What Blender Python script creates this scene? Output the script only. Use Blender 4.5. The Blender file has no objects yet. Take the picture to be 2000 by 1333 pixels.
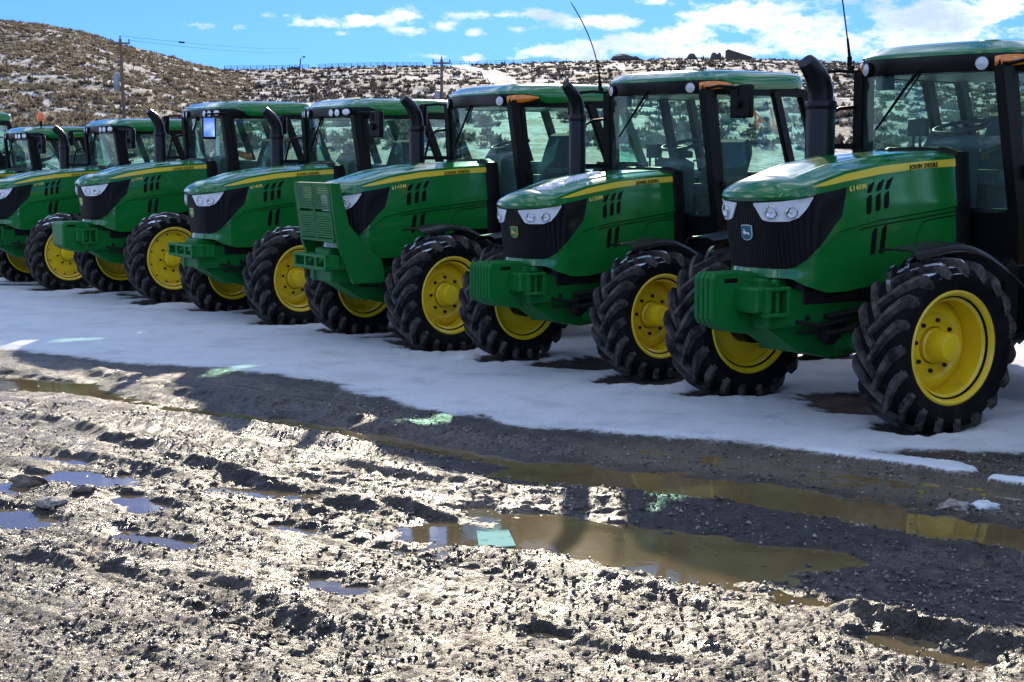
import bpy, bmesh, math, random
import numpy as np
from mathutils import Vector, Matrix
random.seed(7); rng = np.random.default_rng(7)
PI = math.pi
S = bpy.context.scene
COL = S.collection
R = math.radians

# ------------------------------------------------------------------ helpers
def link(o, parent=None):
    COL.objects.link(o)
    if parent is not None: o.parent = parent
    return o
def tag(o, label=None, cat=None, group=None, kind=None):
    if label: o['label'] = label
    if cat: o['category'] = cat
    if group: o['group'] = group
    if kind: o['kind'] = kind
    return o
def empty(name, loc=(0,0,0), rz=0, sc=1):
    o = bpy.data.objects.new(name, None); o.empty_display_size = .3
    o.location = loc; o.rotation_euler = (0,0,rz); o.scale = (sc,sc,sc)
    return link(o)

class MB:
    def __init__(s): s.v=[]; s.f=[]; s.m=[]
    def add(s, vs, fs, mat=0):
        n=len(s.v); s.v += [tuple(map(float,p)) for p in vs]
        for f in fs: s.f.append(tuple(n+i for i in f)); s.m.append(mat)
        return s
    def box(s, x0,x1,y0,y1,z0,z1, b=.012, mat=0, M=None):
        cx,cy,cz=(x0+x1)/2,(y0+y1)/2,(z0+z1)/2; hx,hy,hz=abs(x1-x0)/2,abs(y1-y0)/2,abs(z1-z0)/2
        b=min(b,hx*.45,hy*.45,hz*.45); V=[]; I={}
        for sx in(-1,1):
            for sy in(-1,1):
                for sz in(-1,1):
                    k=(sx,sy,sz)
                    I[k,'z']=len(V); V.append((cx+sx*(hx-b),cy+sy*(hy-b),cz+sz*hz))
                    I[k,'y']=len(V); V.append((cx+sx*(hx-b),cy+sy*hy,cz+sz*(hz-b)))
                    I[k,'x']=len(V); V.append((cx+sx*hx,cy+sy*(hy-b),cz+sz*(hz-b)))
        F=[]
        for a,ax in enumerate('xyz'):
            o=[i for i in range(3) if i!=a]
            for sg in(-1,1):
                ks=[]
                for p,q in((-1,-1),(1,-1),(1,1),(-1,1)):
                    k=[0,0,0]; k[a]=sg; k[o[0]]=p; k[o[1]]=q; ks.append(I[tuple(k),ax])
                F.append(ks)
        for a in range(3):
            o=[i for i in range(3) if i!=a]
            for p in(-1,1):
                for q in(-1,1):
                    k1=[0,0,0];k2=[0,0,0]
                    k1[a]=-1;k2[a]=1
                    for k in(k1,k2): k[o[0]]=p;k[o[1]]=q
                    A,B='xyz'[o[0]],'xyz'[o[1]]
                    F.append([I[tuple(k1),A],I[tuple(k2),A],I[tuple(k2),B],I[tuple(k1),B]])
        for sx in(-1,1):
            for sy in(-1,1):
                for sz in(-1,1):
                    k=(sx,sy,sz); F.append([I[k,'x'],I[k,'y'],I[k,'z']])
        if M is not None: V=[tuple(M@Vector(p)) for p in V]
        return s.add(V,F,mat)
    def tube(s, path, r, n=10, mat=0, caps=True):
        P=[Vector(p) for p in path]; rs=r if isinstance(r,(list,tuple)) else [r]*len(P)
        V=[];F=[]; ref=None
        for i,p in enumerate(P):
            t=(P[min(i+1,len(P)-1)]-P[max(i-1,0)]).normalized()
            if ref is None:
                ref=Vector((0,0,1)) if abs(t.z)<.9 else Vector((1,0,0))
            a=(ref-t*ref.dot(t)).normalized(); b=t.cross(a); ref=a
            for k in range(n):
                q=2*PI*k/n; V.append(p+a*math.cos(q)*rs[i]+b*math.sin(q)*rs[i])
        for i in range(len(P)-1):
            for k in range(n):
                F.append((i*n+k,i*n+(k+1)%n,(i+1)*n+(k+1)%n,(i+1)*n+k))
        if caps:
            F.append(tuple(range(n))); F.append(tuple((len(P)-1)*n+k for k in range(n)))
        return s.add(V,F,mat)
    def bar(s, p, q, w, h, mat=0, up=(0,1,0)):
        p=Vector(p);q=Vector(q);t=(q-p).normalized();a=Vector(up);a=(a-t*a.dot(t)).normalized();b=t.cross(a)
        V=[]
        for c in(p,q):
            for i,j in((-1,-1),(1,-1),(1,1),(-1,1)): V.append(c+a*i*w/2+b*j*h/2)
        return s.add(V,[(0,1,2,3),(4,5,6,7),(0,1,5,4),(1,2,6,5),(2,3,7,6),(3,0,4,7)],mat)
    def lathe(s, prof, n=40, mat=0, c=(0,0,0), closed=False, axis='y'):
        V=[];F=[];m=len(prof)
        for k in range(n):
            q=2*PI*k/n; cs,sn=math.cos(q),math.sin(q)
            for r,y in prof:
                if axis=='y': V.append((c[0]+r*cs,c[1]+y,c[2]+r*sn))
                elif axis=='x': V.append((c[0]+y,c[1]+r*cs,c[2]+r*sn))
                else: V.append((c[0]+r*cs,c[1]+r*sn,c[2]+y))
        e=m if closed else m-1
        for k in range(n):
            k2=(k+1)%n
            for j in range(e):
                j2=(j+1)%m
                F.append((k*m+j,k*m+j2,k2*m+j2,k2*m+j))
        return s.add(V,F,mat)
    def prism(s, poly, a, b, axis='y', mat=0):
        n=len(poly); V=[]
        for w in(a,b):
            for p,q in poly:
                V.append({'y':(p,w,q),'x':(w,p,q),'z':(p,q,w)}[axis])
        F=[tuple(range(n)),tuple(range(n,2*n))]+[(i,(i+1)%n,n+(i+1)%n,n+i) for i in range(n)]
        return s.add(V,F,mat)
    def grid(s, P, mat=0):           # P[i][j]
        n=len(P);m=len(P[0])
        return s.add([p for r in P for p in r],[(i*m+j,(i+1)*m+j,(i+1)*m+j+1,i*m+j+1) for i in range(n-1) for j in range(m-1)],mat)
    def slab(s, A, B, mat=0):        # two matching grids: front A, back B, closed round the rim
        n=len(A);m=len(A[0]);N=n*m
        V=[p for r in A for p in r]+[p for r in B for p in r]
        F=[(i*m+j,(i+1)*m+j,(i+1)*m+j+1,i*m+j+1) for i in range(n-1) for j in range(m-1)]
        F+=[(N+a,N+d,N+c,N+b) for a,b,c,d in F]
        rim=[i*m for i in range(n)]+[(n-1)*m+j for j in range(1,m)]+[i*m+m-1 for i in range(n-2,-1,-1)]+[j for j in range(m-2,0,-1)]
        for k in range(len(rim)):
            a,b=rim[k],rim[(k+1)%len(rim)]; F.append((b,a,N+a,N+b))
        return s.add(V,F,mat)
    def build(s, name, mats, parent=None, ang=35, recalc=True, sm=True):
        me=bpy.data.meshes.new(name); me.from_pydata(s.v,[],s.f)
        if not isinstance(mats,(list,tuple)): mats=[mats]
        for m in mats: me.materials.append(m)
        me.polygons.foreach_set('material_index',s.m)
        if recalc:
            bm=bmesh.new(); bm.from_mesh(me); bmesh.ops.recalc_face_normals(bm,faces=bm.faces); bm.to_mesh(me); bm.free()
        if sm:
            me.polygons.foreach_set('use_smooth',[True]*len(me.polygons)); me.set_sharp_from_angle(angle=R(ang))
        me.update()
        return link(bpy.data.objects.new(name,me),parent)

def crom(P, n):
    P=[np.array(p,float) for p in P]; P=[2*P[0]-P[1]]+P+[2*P[-1]-P[-2]]; out=[]
    for i in range(1,len(P)-2):
        for k in range(n):
            t=k/n; a,b,c,d=P[i-1:i+3]
            out.append(.5*((2*b)+(c-a)*t+(2*a-5*b+4*c-d)*t*t+(3*b-a-3*c+d)*t**3))
    out.append(P[-2]); return np.array(out)
def ss(a,b,x):
    t=np.clip((x-a)/(b-a),0,1); return t*t*(3-2*t)

# ------------------------------------------------------------------ materials
def newmat(name):
    m=bpy.data.materials.new(name); m.use_nodes=True; nt=m.node_tree; p=nt.nodes['Principled BSDF']
    return m,nt,p
def N(nt,t,**k):
    n=nt.nodes.new(t)
    for a,b in k.items():
        if a in n.inputs.keys() if hasattr(n.inputs,'keys') else False: n.inputs[a].default_value=b
        else: setattr(n,a,b)
    return n
def noise(nt,scale,detail=4,rough=.55,vec=None,dim='3D'):
    n=nt.nodes.new('ShaderNodeTexNoise'); n.noise_dimensions=dim
    n.inputs['Scale'].default_value=scale; n.inputs['Detail'].default_value=detail; n.inputs['Roughness'].default_value=rough
    if vec is not None: nt.links.new(vec,n.inputs['Vector'])
    return n.outputs['Fac']
def objvec(nt): return nt.nodes.new('ShaderNodeTexCoord').outputs['Object']
def ramp(nt,fac,stops):
    r=nt.nodes.new('ShaderNodeValToRGB'); e=r.color_ramp.elements
    while len(e)<len(stops): e.new(.5)
    for i,(p,c) in enumerate(stops):
        e[i].position=p; e[i].color=c if len(c)==4 else (*c,1)
    nt.links.new(fac,r.inputs['Fac']); return r.outputs['Color']
def mapr(nt,v,a,b,c=0,d=1,smooth=False):
    n=nt.nodes.new('ShaderNodeMapRange'); n.interpolation_type='SMOOTHSTEP' if smooth else 'LINEAR'
    nt.links.new(v,n.inputs['Value'])
    for k,x in zip(('From Min','From Max','To Min','To Max'),(a,b,c,d)): n.inputs[k].default_value=x
    return n.outputs['Result']
def math2(nt,op,a,b=None,c=None,clamp=False):
    n=nt.nodes.new('ShaderNodeMath'); n.operation=op; n.use_clamp=clamp
    for i,x in enumerate((a,b,c)):
        if x is None: continue
        if isinstance(x,(int,float)): n.inputs[i].default_value=x
        else: nt.links.new(x,n.inputs[i])
    return n.outputs[0]
def mix(nt,f,a,b):
    n=nt.nodes.new('ShaderNodeMix'); n.data_type='RGBA'
    if isinstance(f,(int,float)): n.inputs[0].default_value=f
    else: nt.links.new(f,n.inputs[0])
    for i,x in((6,a),(7,b)):
        if isinstance(x,tuple): n.inputs[i].default_value=(*x,1) if len(x)==3 else x
        else: nt.links.new(x,n.inputs[i])
    return n.outputs[2]
def bump(nt,h,strength,dist,p,prev=None):
    b=nt.nodes.new('ShaderNodeBump'); b.inputs['Strength'].default_value=strength; b.inputs['Distance'].default_value=dist
    nt.links.new(h,b.inputs['Height'])
    if prev is not None: nt.links.new(prev,b.inputs['Normal'])
    if p is not None: nt.links.new(b.outputs['Normal'],p.inputs['Normal'])
    return b.outputs['Normal']

def paint(name,col,rough=.22,coat=.6,dust=(.16,.13,.10),dustamt=.35,metal=0,spec=.5):
    m,nt,p=newmat(name); v=objvec(nt)
    f=mapr(nt,noise(nt,5,6,.65,v),.52,.78,0,dustamt,True)
    g=mapr(nt,noise(nt,60,3,.6,v),.55,.75,0,dustamt*.5)
    f2=math2(nt,'ADD',f,g,clamp=True)
    c=mix(nt,f2,col,dust); var=mix(nt,mapr(nt,noise(nt,1.7,3,.5,v),.3,.7),c,mix(nt,.12,c,(0,0,0)))
    nt.links.new(var,p.inputs['Base Color'])
    nt.links.new(mapr(nt,f2,0,.5,rough,.75),p.inputs['Roughness'])
    p.inputs['Specular IOR Level'].default_value=spec; p.inputs['Coat Weight'].default_value=coat; p.inputs['Coat Roughness'].default_value=.06; p.inputs['Metallic'].default_value=metal
    bump(nt,noise(nt,9,3,.5,v),.04,.02,p)
    return m
M={}
M['green']=paint('green_paint',(.005,.150,.024),.16,.45,dustamt=.07,spec=.4)
M['dgreen']=paint('chassis_green_paint',(.006,.135,.025),.42,.0,dustamt=.12,spec=.14)
M['yellow']=paint('wheel_yellow_paint',(.86,.60,.012),.35,.25,dust=(.30,.20,.06),dustamt=.30)
M['stripe']=paint('decal_yellow',(.78,.56,.03),.3,.4,dustamt=.05)
M['black']=paint('black_plastic',(.0045,.0045,.005),.5,0,dust=(.03,.028,.026),dustamt=.08,spec=.14)
M['gloss']=paint('gloss_black',(.004,.004,.005),.30,.0,dust=(.03,.03,.03),dustamt=.08,spec=.28)
M['steel']=paint('dark_steel',(.012,.012,.012),.5,.0,dust=(.05,.045,.04),dustamt=.25,spec=.2)
M['chrome']=paint('bright_metal',(.6,.6,.6),.2,0,dustamt=.1,metal=1)
M['amber']=paint('amber_lens',(.85,.24,.008),.15,.8,dustamt=.0)
M['orange']=paint('orange_plastic',(.9,.16,.01),.3,.5,dustamt=.0)
M['lens']=paint('clear_lens',(.80,.81,.82),.3,.4,dustamt=.08)
M['lamp']=paint('work_lamp_glass',(.62,.63,.62),.3,.3,dustamt=.05)
M['grey']=paint('grey_fabric',(.07,.085,.095),.8,0,dustamt=.1)
M['dash']=paint('dark_blue_grey_plastic',(.035,.05,.065),.55,0,dustamt=.1)
M['blue']=paint('badge_blue',(.01,.13,.20),.3,.5,dustamt=0)
M['bgreen']=paint('badge_green',(.03,.20,.09),.3,.5,dustamt=0)
M['white']=paint('badge_white',(.8,.8,.76),.4,.2,dustamt=0)
M['paper']=paint('paper',(.72,.76,.74),.8,0,dustamt=0)
M['letter']=paint('letter_black',(.004,.004,.004),.6,0,dustamt=0,spec=.1)
M['lettery']=paint('letter_yellow',(.8,.62,.10),.4,0,dustamt=0)
M['number']=paint('orange_marker',(.80,.34,.05),.6,0,dustamt=0)
M['wood']=paint('weathered_wood',(.16,.11,.075),.85,0,dustamt=.3)
M['galv']=paint('galvanised_grey',(.30,.33,.35),.5,0,dustamt=.2,metal=.3)
M['wire']=paint('wire_dark',(.05,.07,.10),1.0,0,dustamt=0,spec=0)
M['rock']=paint('dark_rock',(.07,.06,.055),.9,0,dustamt=.4)
def grille_mat():
    m,nt,p=newmat('grille_mesh'); v=objvec(nt)
    w=nt.nodes.new('ShaderNodeTexWave'); w.wave_type='BANDS'; w.bands_direction='Y'; w.inputs['Scale'].default_value=14; w.inputs['Distortion'].default_value=.0
    nt.links.new(v,w.inputs['Vector'])
    nt.links.new(ramp(nt,w.outputs['Fac'],[(0,(.002,.002,.0025)),(1,(.007,.007,.008))]),p.inputs['Base Color'])
    bump(nt,w.outputs['Fac'],.5,.01,p); p.inputs['Roughness'].default_value=.5; p.inputs['Specular IOR Level'].default_value=.15
    return m
M['grille']=grille_mat()
def rubber(name,base,dust,amt,lo,hi):
    m,nt,p=newmat(name); v=objvec(nt); tc=nt.nodes.new('ShaderNodeTexCoord')
    f=mapr(nt,noise(nt,7,6,.7,v),lo,hi,0,amt,True)
    c=mix(nt,f,base,dust)
    # thin snow lying on upward faces high on the tyre
    g=nt.nodes.new('ShaderNodeNewGeometry'); sx=nt.nodes.new('ShaderNodeSeparateXYZ'); nt.links.new(g.outputs['Normal'],sx.inputs[0])
    sp=nt.nodes.new('ShaderNodeSeparateXYZ'); nt.links.new(v,sp.inputs[0])
    up=mapr(nt,sx.outputs['Z'],.60,.85,0,1,True); hi_=mapr(nt,sp.outputs['Z'],.46,.52)
    sn=math2(nt,'MULTIPLY',math2(nt,'MULTIPLY',up,hi_),mapr(nt,noise(nt,6,4,.6,v),.50,.56))
    c=mix(nt,sn,c,(.72,.76,.82))
    nt.links.new(c,p.inputs['Base Color']); p.inputs['Roughness'].default_value=.82
    p.inputs['Specular IOR Level'].default_value=.10
    bump(nt,noise(nt,50,4,.6,v),.25,.01,p); return m
M['rubber']=rubber('tyre_rubber',(.006,.006,.007),(.022,.020,.018),.6,.45,.75)
M['lug']=rubber('tyre_lug_rubber',(.012,.012,.013),(.105,.094,.084),1.0,.34,.66)
def glass_mat(name,tint,refl=1.0):
    m=bpy.data.materials.new(name); m.use_nodes=True; nt=m.node_tree; nt.nodes.clear()
    o=nt.nodes.new('ShaderNodeOutputMaterial'); t=nt.nodes.new('ShaderNodeBsdfTransparent'); t.inputs['Color'].default_value=(*tint,1)
    g=nt.nodes.new('ShaderNodeBsdfGlossy'); g.inputs['Roughness'].default_value=.02; g.inputs['Color'].default_value=(.9,1,.97,1)
    d=nt.nodes.new('ShaderNodeBsdfDiffuse'); d.inputs['Color'].default_value=(.42,.50,.47,1)
    ge=nt.nodes.new('ShaderNodeNewGeometry'); dt=nt.nodes.new('ShaderNodeVectorMath'); dt.operation='DOT_PRODUCT'; nt.links.new(ge.outputs['Normal'],dt.inputs[0]); nt.links.new(ge.outputs['Incoming'],dt.inputs[1])
    c1=math2(nt,'SUBTRACT',1,math2(nt,'ABSOLUTE',dt.outputs['Value'])); f=math2(nt,'ADD',.03*refl,math2(nt,'MULTIPLY',math2(nt,'POWER',c1,5),.9))
    v=objvec(nt); dirt=mapr(nt,noise(nt,4,6,.7,v),.42,.8,.018,.085)
    m1=nt.nodes.new('ShaderNodeMixShader'); nt.links.new(dirt,m1.inputs[0]); nt.links.new(t.outputs[0],m1.inputs[1]); nt.links.new(d.outputs[0],m1.inputs[2])
    m2=nt.nodes.new('ShaderNodeMixShader'); nt.links.new(f,m2.inputs[0]); nt.links.new(m1.outputs[0],m2.inputs[1]); nt.links.new(g.outputs[0],m2.inputs[2])
    nt.links.new(m2.outputs[0],o.inputs['Surface']); return m
M['glass']=glass_mat('tinted_cab_glass',(.81,.955,.92))
m,nt,p=newmat('mirror_glass'); p.inputs['Metallic'].default_value=1; p.inputs['Roughness'].default_value=.03; p.inputs['Base Color'].default_value=(.85,.9,.95,1); M['mirror']=m
def snow_mat():
    m,nt,p=newmat('crusty_snow'); v=objvec(nt)
    nt.links.new(ramp(nt,noise(nt,14,5,.65,v),[(.35,(.42,.45,.48)),(.6,(.78,.81,.85))]),p.inputs['Base Color'])
    p.inputs['Roughness'].default_value=.55; bump(nt,noise(nt,45,4,.6,v),.6,.02,p); return m
M['snow']=snow_mat()

# ------------------------------------------------------------------ tractor: hood geometry in the tractor's own frame (x forward, y left, z up)
OUT=crom([(.695,0),(.688,.10),(.665,.20),(.62,.285),(.53,.335),(.40,.352),(.1,.372),(-.3,.388),(-.7,.395),(-1.0,.395)],40)
_seg=np.linalg.norm(np.diff(OUT,axis=0),axis=1); UU=np.concatenate([[0],np.cumsum(_seg)]); UMAX=UU[-1]
def uox(x): return np.interp(-x,-OUT[:,0],UU)          # x decreases with u
def oxy(u):
    a=abs(u); x=np.interp(a,UU,OUT[:,0]); y=np.interp(a,UU,OUT[:,1])
    x2=np.interp(min(a+.01,UMAX),UU,OUT[:,0]); y2=np.interp(min(a+.01,UMAX),UU,OUT[:,1])
    x1=np.interp(max(a-.01,0),UU,OUT[:,0]); y1=np.interp(max(a-.01,0),UU,OUT[:,1])
    if a<.01: y1=-y2; x1=x2
    tx,ty=x2-x1,y2-y1; l=math.hypot(tx,ty); nx,ny=ty/l,-tx/l
    s=1 if u>=0 else -1
    return x,y*s,nx,ny*s
SEAMX=[-1.05,-.574,-.164,0,.19,.35,.50,.60]; SEAMZ=[1.467,1.419,1.378,1.35,1.314,1.20,1.095,1.06]
def zseam(x): return float(np.interp(x,SEAMX,SEAMZ))
def zsh(x): return float(np.interp(x,[-1,-.616,-.242,.117,.38,.45,.6,.7],[1.828,1.808,1.780,1.726,1.655,1.632,1.592,1.578]))
def zcr(x): return float(np.interp(x,[-1,-.616,-.242,.117,.35,.45,.55],[1.865,1.850,1.825,1.775,1.715,1.688,1.65]))
def bulge(x,z):
    wn=float(ss(.33,.62,x))
    bs=np.interp(z,[.9,1.1,1.3,1.5,1.65,1.8],[.045,.055,.05,.035,.015,0])
    bn=np.interp(z,[1.0,1.065,1.45,1.53,1.545,1.6],[-.05,-.06,-.012,0,.022,.0])
    st=-.016*float(ss(zseam(x)+.006,zseam(x)-.006,z))*(1-wn)
    return (1-wn)*bs+wn*bn+st
def surf(u,z,off=0):
    x,y,nx,ny=oxy(u); b=bulge(x,z)+off
    return (x+nx*b,y+ny*b,z)
def top(u,t,off=0):
    x,y,nx,ny=oxy(u); z0=zsh(x); b=bulge(x,z0); px,py=x+nx*b,y+ny*b
    sxp=min(x,.45); zc=zcr(sxp)
    X=px+(sxp-px)*t; Y=py*(1-t); Z=z0+(zc-z0)*(1-(1-t)**2.6)
    Z+=.010*math.exp(-((t-.42)/.06)**2)*float(ss(.5,.2,x))
    return (X,Y,Z+off)
def zlow(x): return float(np.interp(x,[-1.0,-.7,-.45,-.3,.1,.3,.45,.55,.7],[1.17,1.17,1.10,.95,.90,.90,.95,1.0,1.005]))

def hood_shell(mb):
    us=np.concatenate([np.linspace(-UMAX,-.62,44),np.linspace(-.6,.6,60),np.linspace(.62,UMAX,44)])
    P=[]
    for u in us:
        x=oxy(u)[0]; zb=zlow(x); zt=zsh(x); zs=zseam(x); col=[]
        for z in np.concatenate([np.linspace(zb,zs-.012,8),np.linspace(zs-.006,zs+.006,3),np.linspace(zs+.012,zt,16)]): col.append(surf(u,z))
        for t in np.concatenate([np.array([.015,.04,.07,.11,.16,.22]),np.linspace(.28,1,16)]): col.append(top(u,t))
        P.append(col)
    mb.grid(P)
def strip(mb,us,zlo,zhi,off,nz=6,th=.012,mat=0):
    A=[];B=[]
    for u,a,b in zip(us,zlo,zhi):
        zs=np.linspace(a,b,nz)
        A.append([surf(u,z,off) for z in zs]); B.append([surf(u,z,off-th) for z in zs])
    mb.slab(A,B,mat)
def slant(mb,x0,z0,x1,z1,w,off,mat=0,th=.01):   # a slanted slot from (x0,z0) low to (x1,z1) high, w wide
    A=[];B=[]
    for t in np.linspace(0,1,8):
        x=x0+(x1-x0)*(t**1.1); z=z0+(z1-z0)*t; k=min(1,.80+2.5*min(t,1-t))
        row=[(x+w/2*k,z-.02*k*(t>.9)),(x,z),(x-w/2*k,z+.01*k)]
        A.append([surf(uox(a),b,off) for a,b in row]); B.append([surf(uox(a),b,off-th) for a,b in row])
    mb.slab(A,B,mat)
def text_mesh(body,size,bold=.004):
    cu=bpy.data.curves.new('lettering','FONT'); cu.body=body; cu.size=size; cu.extrude=.002; cu.resolution_u=2; cu.offset=size*bold; cu.space_character=1.12
    o=bpy.data.objects.new('lettering',cu); COL.objects.link(o)
    dg=bpy.context.evaluated_depsgraph_get(); me=bpy.data.meshes.new_from_object(o.evaluated_get(dg))
    bpy.data.objects.remove(o); bpy.data.curves.remove(cu)
    V=[tuple(v.co) for v in me.vertices]; F=[tuple(p.vertices) for p in me.polygons]; bpy.data.meshes.remove(me)
    w=max(v[0] for v in V); return V,F,w
TXT={}
def on_hood(name,body,h,x0,zf,width,mat,parent,off=.010):
    if body not in TXT: TXT[body]=text_mesh(body,1.0)
    V,F,w=TXT[body]; mb=MB(); k=width/w
    VV=[]
    for tx,ty,tz in V:
        x=x0-tx*k; VV.append(surf(uox(x),zf(x)+ty*h/.72,off+tz))
    mb.add(VV,F); return mb.build(name,mat,parent,recalc=False,sm=False)

def disc_on(mb,u,z,r,off,mat,rin=0,h=.006,n=18):
    c=Vector(surf(u,z,off)); x,y,nx,ny=oxy(u); nrm=Vector((nx,ny,-.08)).normalized(); a=Vector((0,0,1)); a=(a-nrm*a.dot(nrm)).normalized(); b=nrm.cross(a)
    V=[];F=[]
    rr=[(r,-.02),(r,h),(r*.86,h*1.6),(r*.8,h*.4),(r*.35,-.004),(0.001,h*.6)] if rin==0 else [(r,-.02),(r,h),(rin,h),(rin,-.005)]
    for k in range(n):
        q=2*PI*k/n
        for rad,hh in rr: V.append(c+a*math.cos(q)*rad+b*math.sin(q)*rad+nrm*hh)
    m=len(rr)
    for k in range(n):
        for j in range(m-1): F.append((k*m+j,k*m+j+1,((k+1)%n)*m+j+1,((k+1)%n)*m+j))
    mb.add(V,F,mat)

def make_hood(root,P):
    mb=MB(); hood_shell(mb)
    # dark panel gaps: the crease round the lower panel and the arch over the fender
    for pts in ([(-1.0,1.43),(-.574,1.385),(-.164,1.345),(0,1.32)],[(-1.0,1.40),(-.72,1.375),(-.63,1.35),(-.585,1.28),(-.56,1.20)]):
        Q=crom(pts,6); us=[uox(q[0]) for q in Q]
        for sg in(1,-1):
            A=[];B=[]
            for q in Q:
                u=uox(q[0])*sg
                A.append([surf(u,q[1]-.004,.002),surf(u,q[1]+.004,.002)]); B.append([surf(u,q[1]-.004,-.006),surf(u,q[1]+.004,-.006)])
            mb.slab(A,B,1)
    hood=mb.build('hood',[M['green'],M['letter']],root,ang=40)
    # grille
    xs=[.7,.6,.53,.5,.45,.38,.30,.24,.19,.178,.12]; zl=[1.065,1.065,1.075,1.095,1.14,1.215,1.305,1.365,1.405,1.43,1.612]
    ue=uox(.121); us=np.concatenate([-np.linspace(ue,uox(.205),14),np.linspace(-uox(.22),uox(.22),61),np.linspace(uox(.205),ue,14)])
    lo=[];hi=[]
    for u in us:
        x=oxy(u)[0]; lo.append(np.interp(-x,[-a for a in xs],zl)); hi.append(np.interp(x,[.12,.38,.466,.6,.7],[1.614,1.572,1.552,1.533,1.530]))
    mb=MB(); strip(mb,us,lo,hi,.005,nz=14,th=.02); mb.build('grille',M['grille'],hood,ang=50)
    # headlights
    s=np.linspace(0,1,28)
    for sg in(1,-1):
        u0,u1=.085,uox(.435); us=u0+(u1-u0)*s
        hi=np.interp(s,[0,.5,1],[1.508,1.522,1.552]); lo=np.interp(s,[0,.02,.16,.3,.62,.78,.9,1],[1.495,1.485,1.395,1.385,1.388,1.415,1.475,1.545])
        mb=MB(); strip(mb,us*sg,lo,hi,.014,nz=8,th=.02,mat=0)
        for q,r in((.33,.047),(.66,.042)):
            u=(u0+(u1-u0)*q)*sg
            disc_on(mb,u,1.45,r,.014,1); disc_on(mb,u,1.45,r*1.16,.012,3,rin=r*.98)
        mb.build('headlight',[M['lens'],M['chrome'],M['steel'],M['lamp']],hood,ang=40)
    # stripe
    for sg in(1,-1):
        xs=np.linspace(.424,-1.0,40)
        hi=[np.interp(x,[-1.0,-.616,-.242,.117,.33,.424],[1.806,1.786,1.759,1.704,1.648,1.620]) for x in xs]
        lo=[np.interp(x,[-1.0,-.616,-.242,.117,.33,.424],[1.752,1.736,1.704,1.655,1.622,1.617]) for x in xs]
        mb=MB(); strip(mb,[uox(x)*sg for x in xs],lo,hi,.004,nz=4,th=.008); mb.build('stripe',M['stripe'],hood)
    # vents
    for x0,z0,x1,z1 in((-.078,1.428,-.088,1.553),(-.166,1.447,-.178,1.566),(-.25,1.463,-.262,1.576),(-.09,1.572,-.128,1.642),(-.182,1.584,-.222,1.656),(-.268,1.594,-.312,1.672),(-.125,1.145,-.15,1.328),(-.215,1.15,-.245,1.342)):
        mb=MB(); slant(mb,x0,z0,x1,z1,.046,.004); mb.build('side_vent',M['letter'],hood)
    f=lambda x: float(np.interp(x,[-1.0,-.616,-.242],[1.772,1.752,1.722]))-.012
    on_hood('hood_lettering','JOHN DEERE',.034,-.50,f,.30,M['letter'],hood)
    on_hood('model_number',P['model'],.038,.105,lambda x:1.582-(x-.105)*.14,.16,M['lettery'],hood)
    # emblem on the grille: shield plate and a leaping deer
    mb=MB(); zc=1.305; sh=[(-.046,.045),(0,.05),(.046,.045),(.046,-.02),(.03,-.042),(0,-.05),(-.03,-.042),(-.046,-.02)]
    def emb(poly,off,th,mat):
        A=[surf(a,zc+b,off) for a,b in poly];B=[surf(a,zc+b,off-th) for a,b in poly];n=len(poly)
        mb.add(A+B,[tuple(range(n)),tuple(range(n,2*n))]+[(i,(i+1)%n,n+(i+1)%n,n+i) for i in range(n)],mat)
    emb([(a*1.1,b*1.1) for a,b in sh],.012,.01,1); emb(sh,.015,.008,0)
    deer=[(-.034,.000),(-.020,.012),(-.026,.028),(-.014,.024),(-.010,.010),(.010,.004),(.024,.006),(.038,-.018),(.026,-.012),(.016,-.008),(.000,-.006),(-.010,-.010),(-.030,-.014),(-.016,-.004)]
    emb([(a,b-.002) for a,b in deer],.018,.006,1)
    mb.build('emblem',[M['blue'] if P.get('bluebadge') else M['bgreen'],M['white'] if P.get('bluebadge') else M['stripe']],hood,sm=False)
    # rear cowl behind the hood
    A=[];B=[]
    for sc,x in((1.0,-.995),(1.045,-1.02),(1.045,-1.13),(.98,-1.15)):
        row=[]
        for z in np.linspace(1.12,1.828,14): 
            q=surf(UMAX,z); row.append((x,q[1]*sc,q[2]+(sc-1)*.6*(z>1.7)))
        tp=[]
        for t in np.linspace(.03,1,14):
            q=top(UMAX,t); tp.append((x,q[1]*sc,q[2]+(sc-1)*.6))
        row+=tp+[(x,-p[1],p[2]) for p in reversed(tp[:-1])]+[(x,-p[1],p[2]) for p in reversed(row[:14])]
        A.append(row)
    mb=MB(); mb.grid(A); mb.prism([(p[1],p[2]) for p in A[-1]],-1.15,-1.16,'x'); mb.build('cowl',M['black'],root,ang=50)
    return hood

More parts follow.
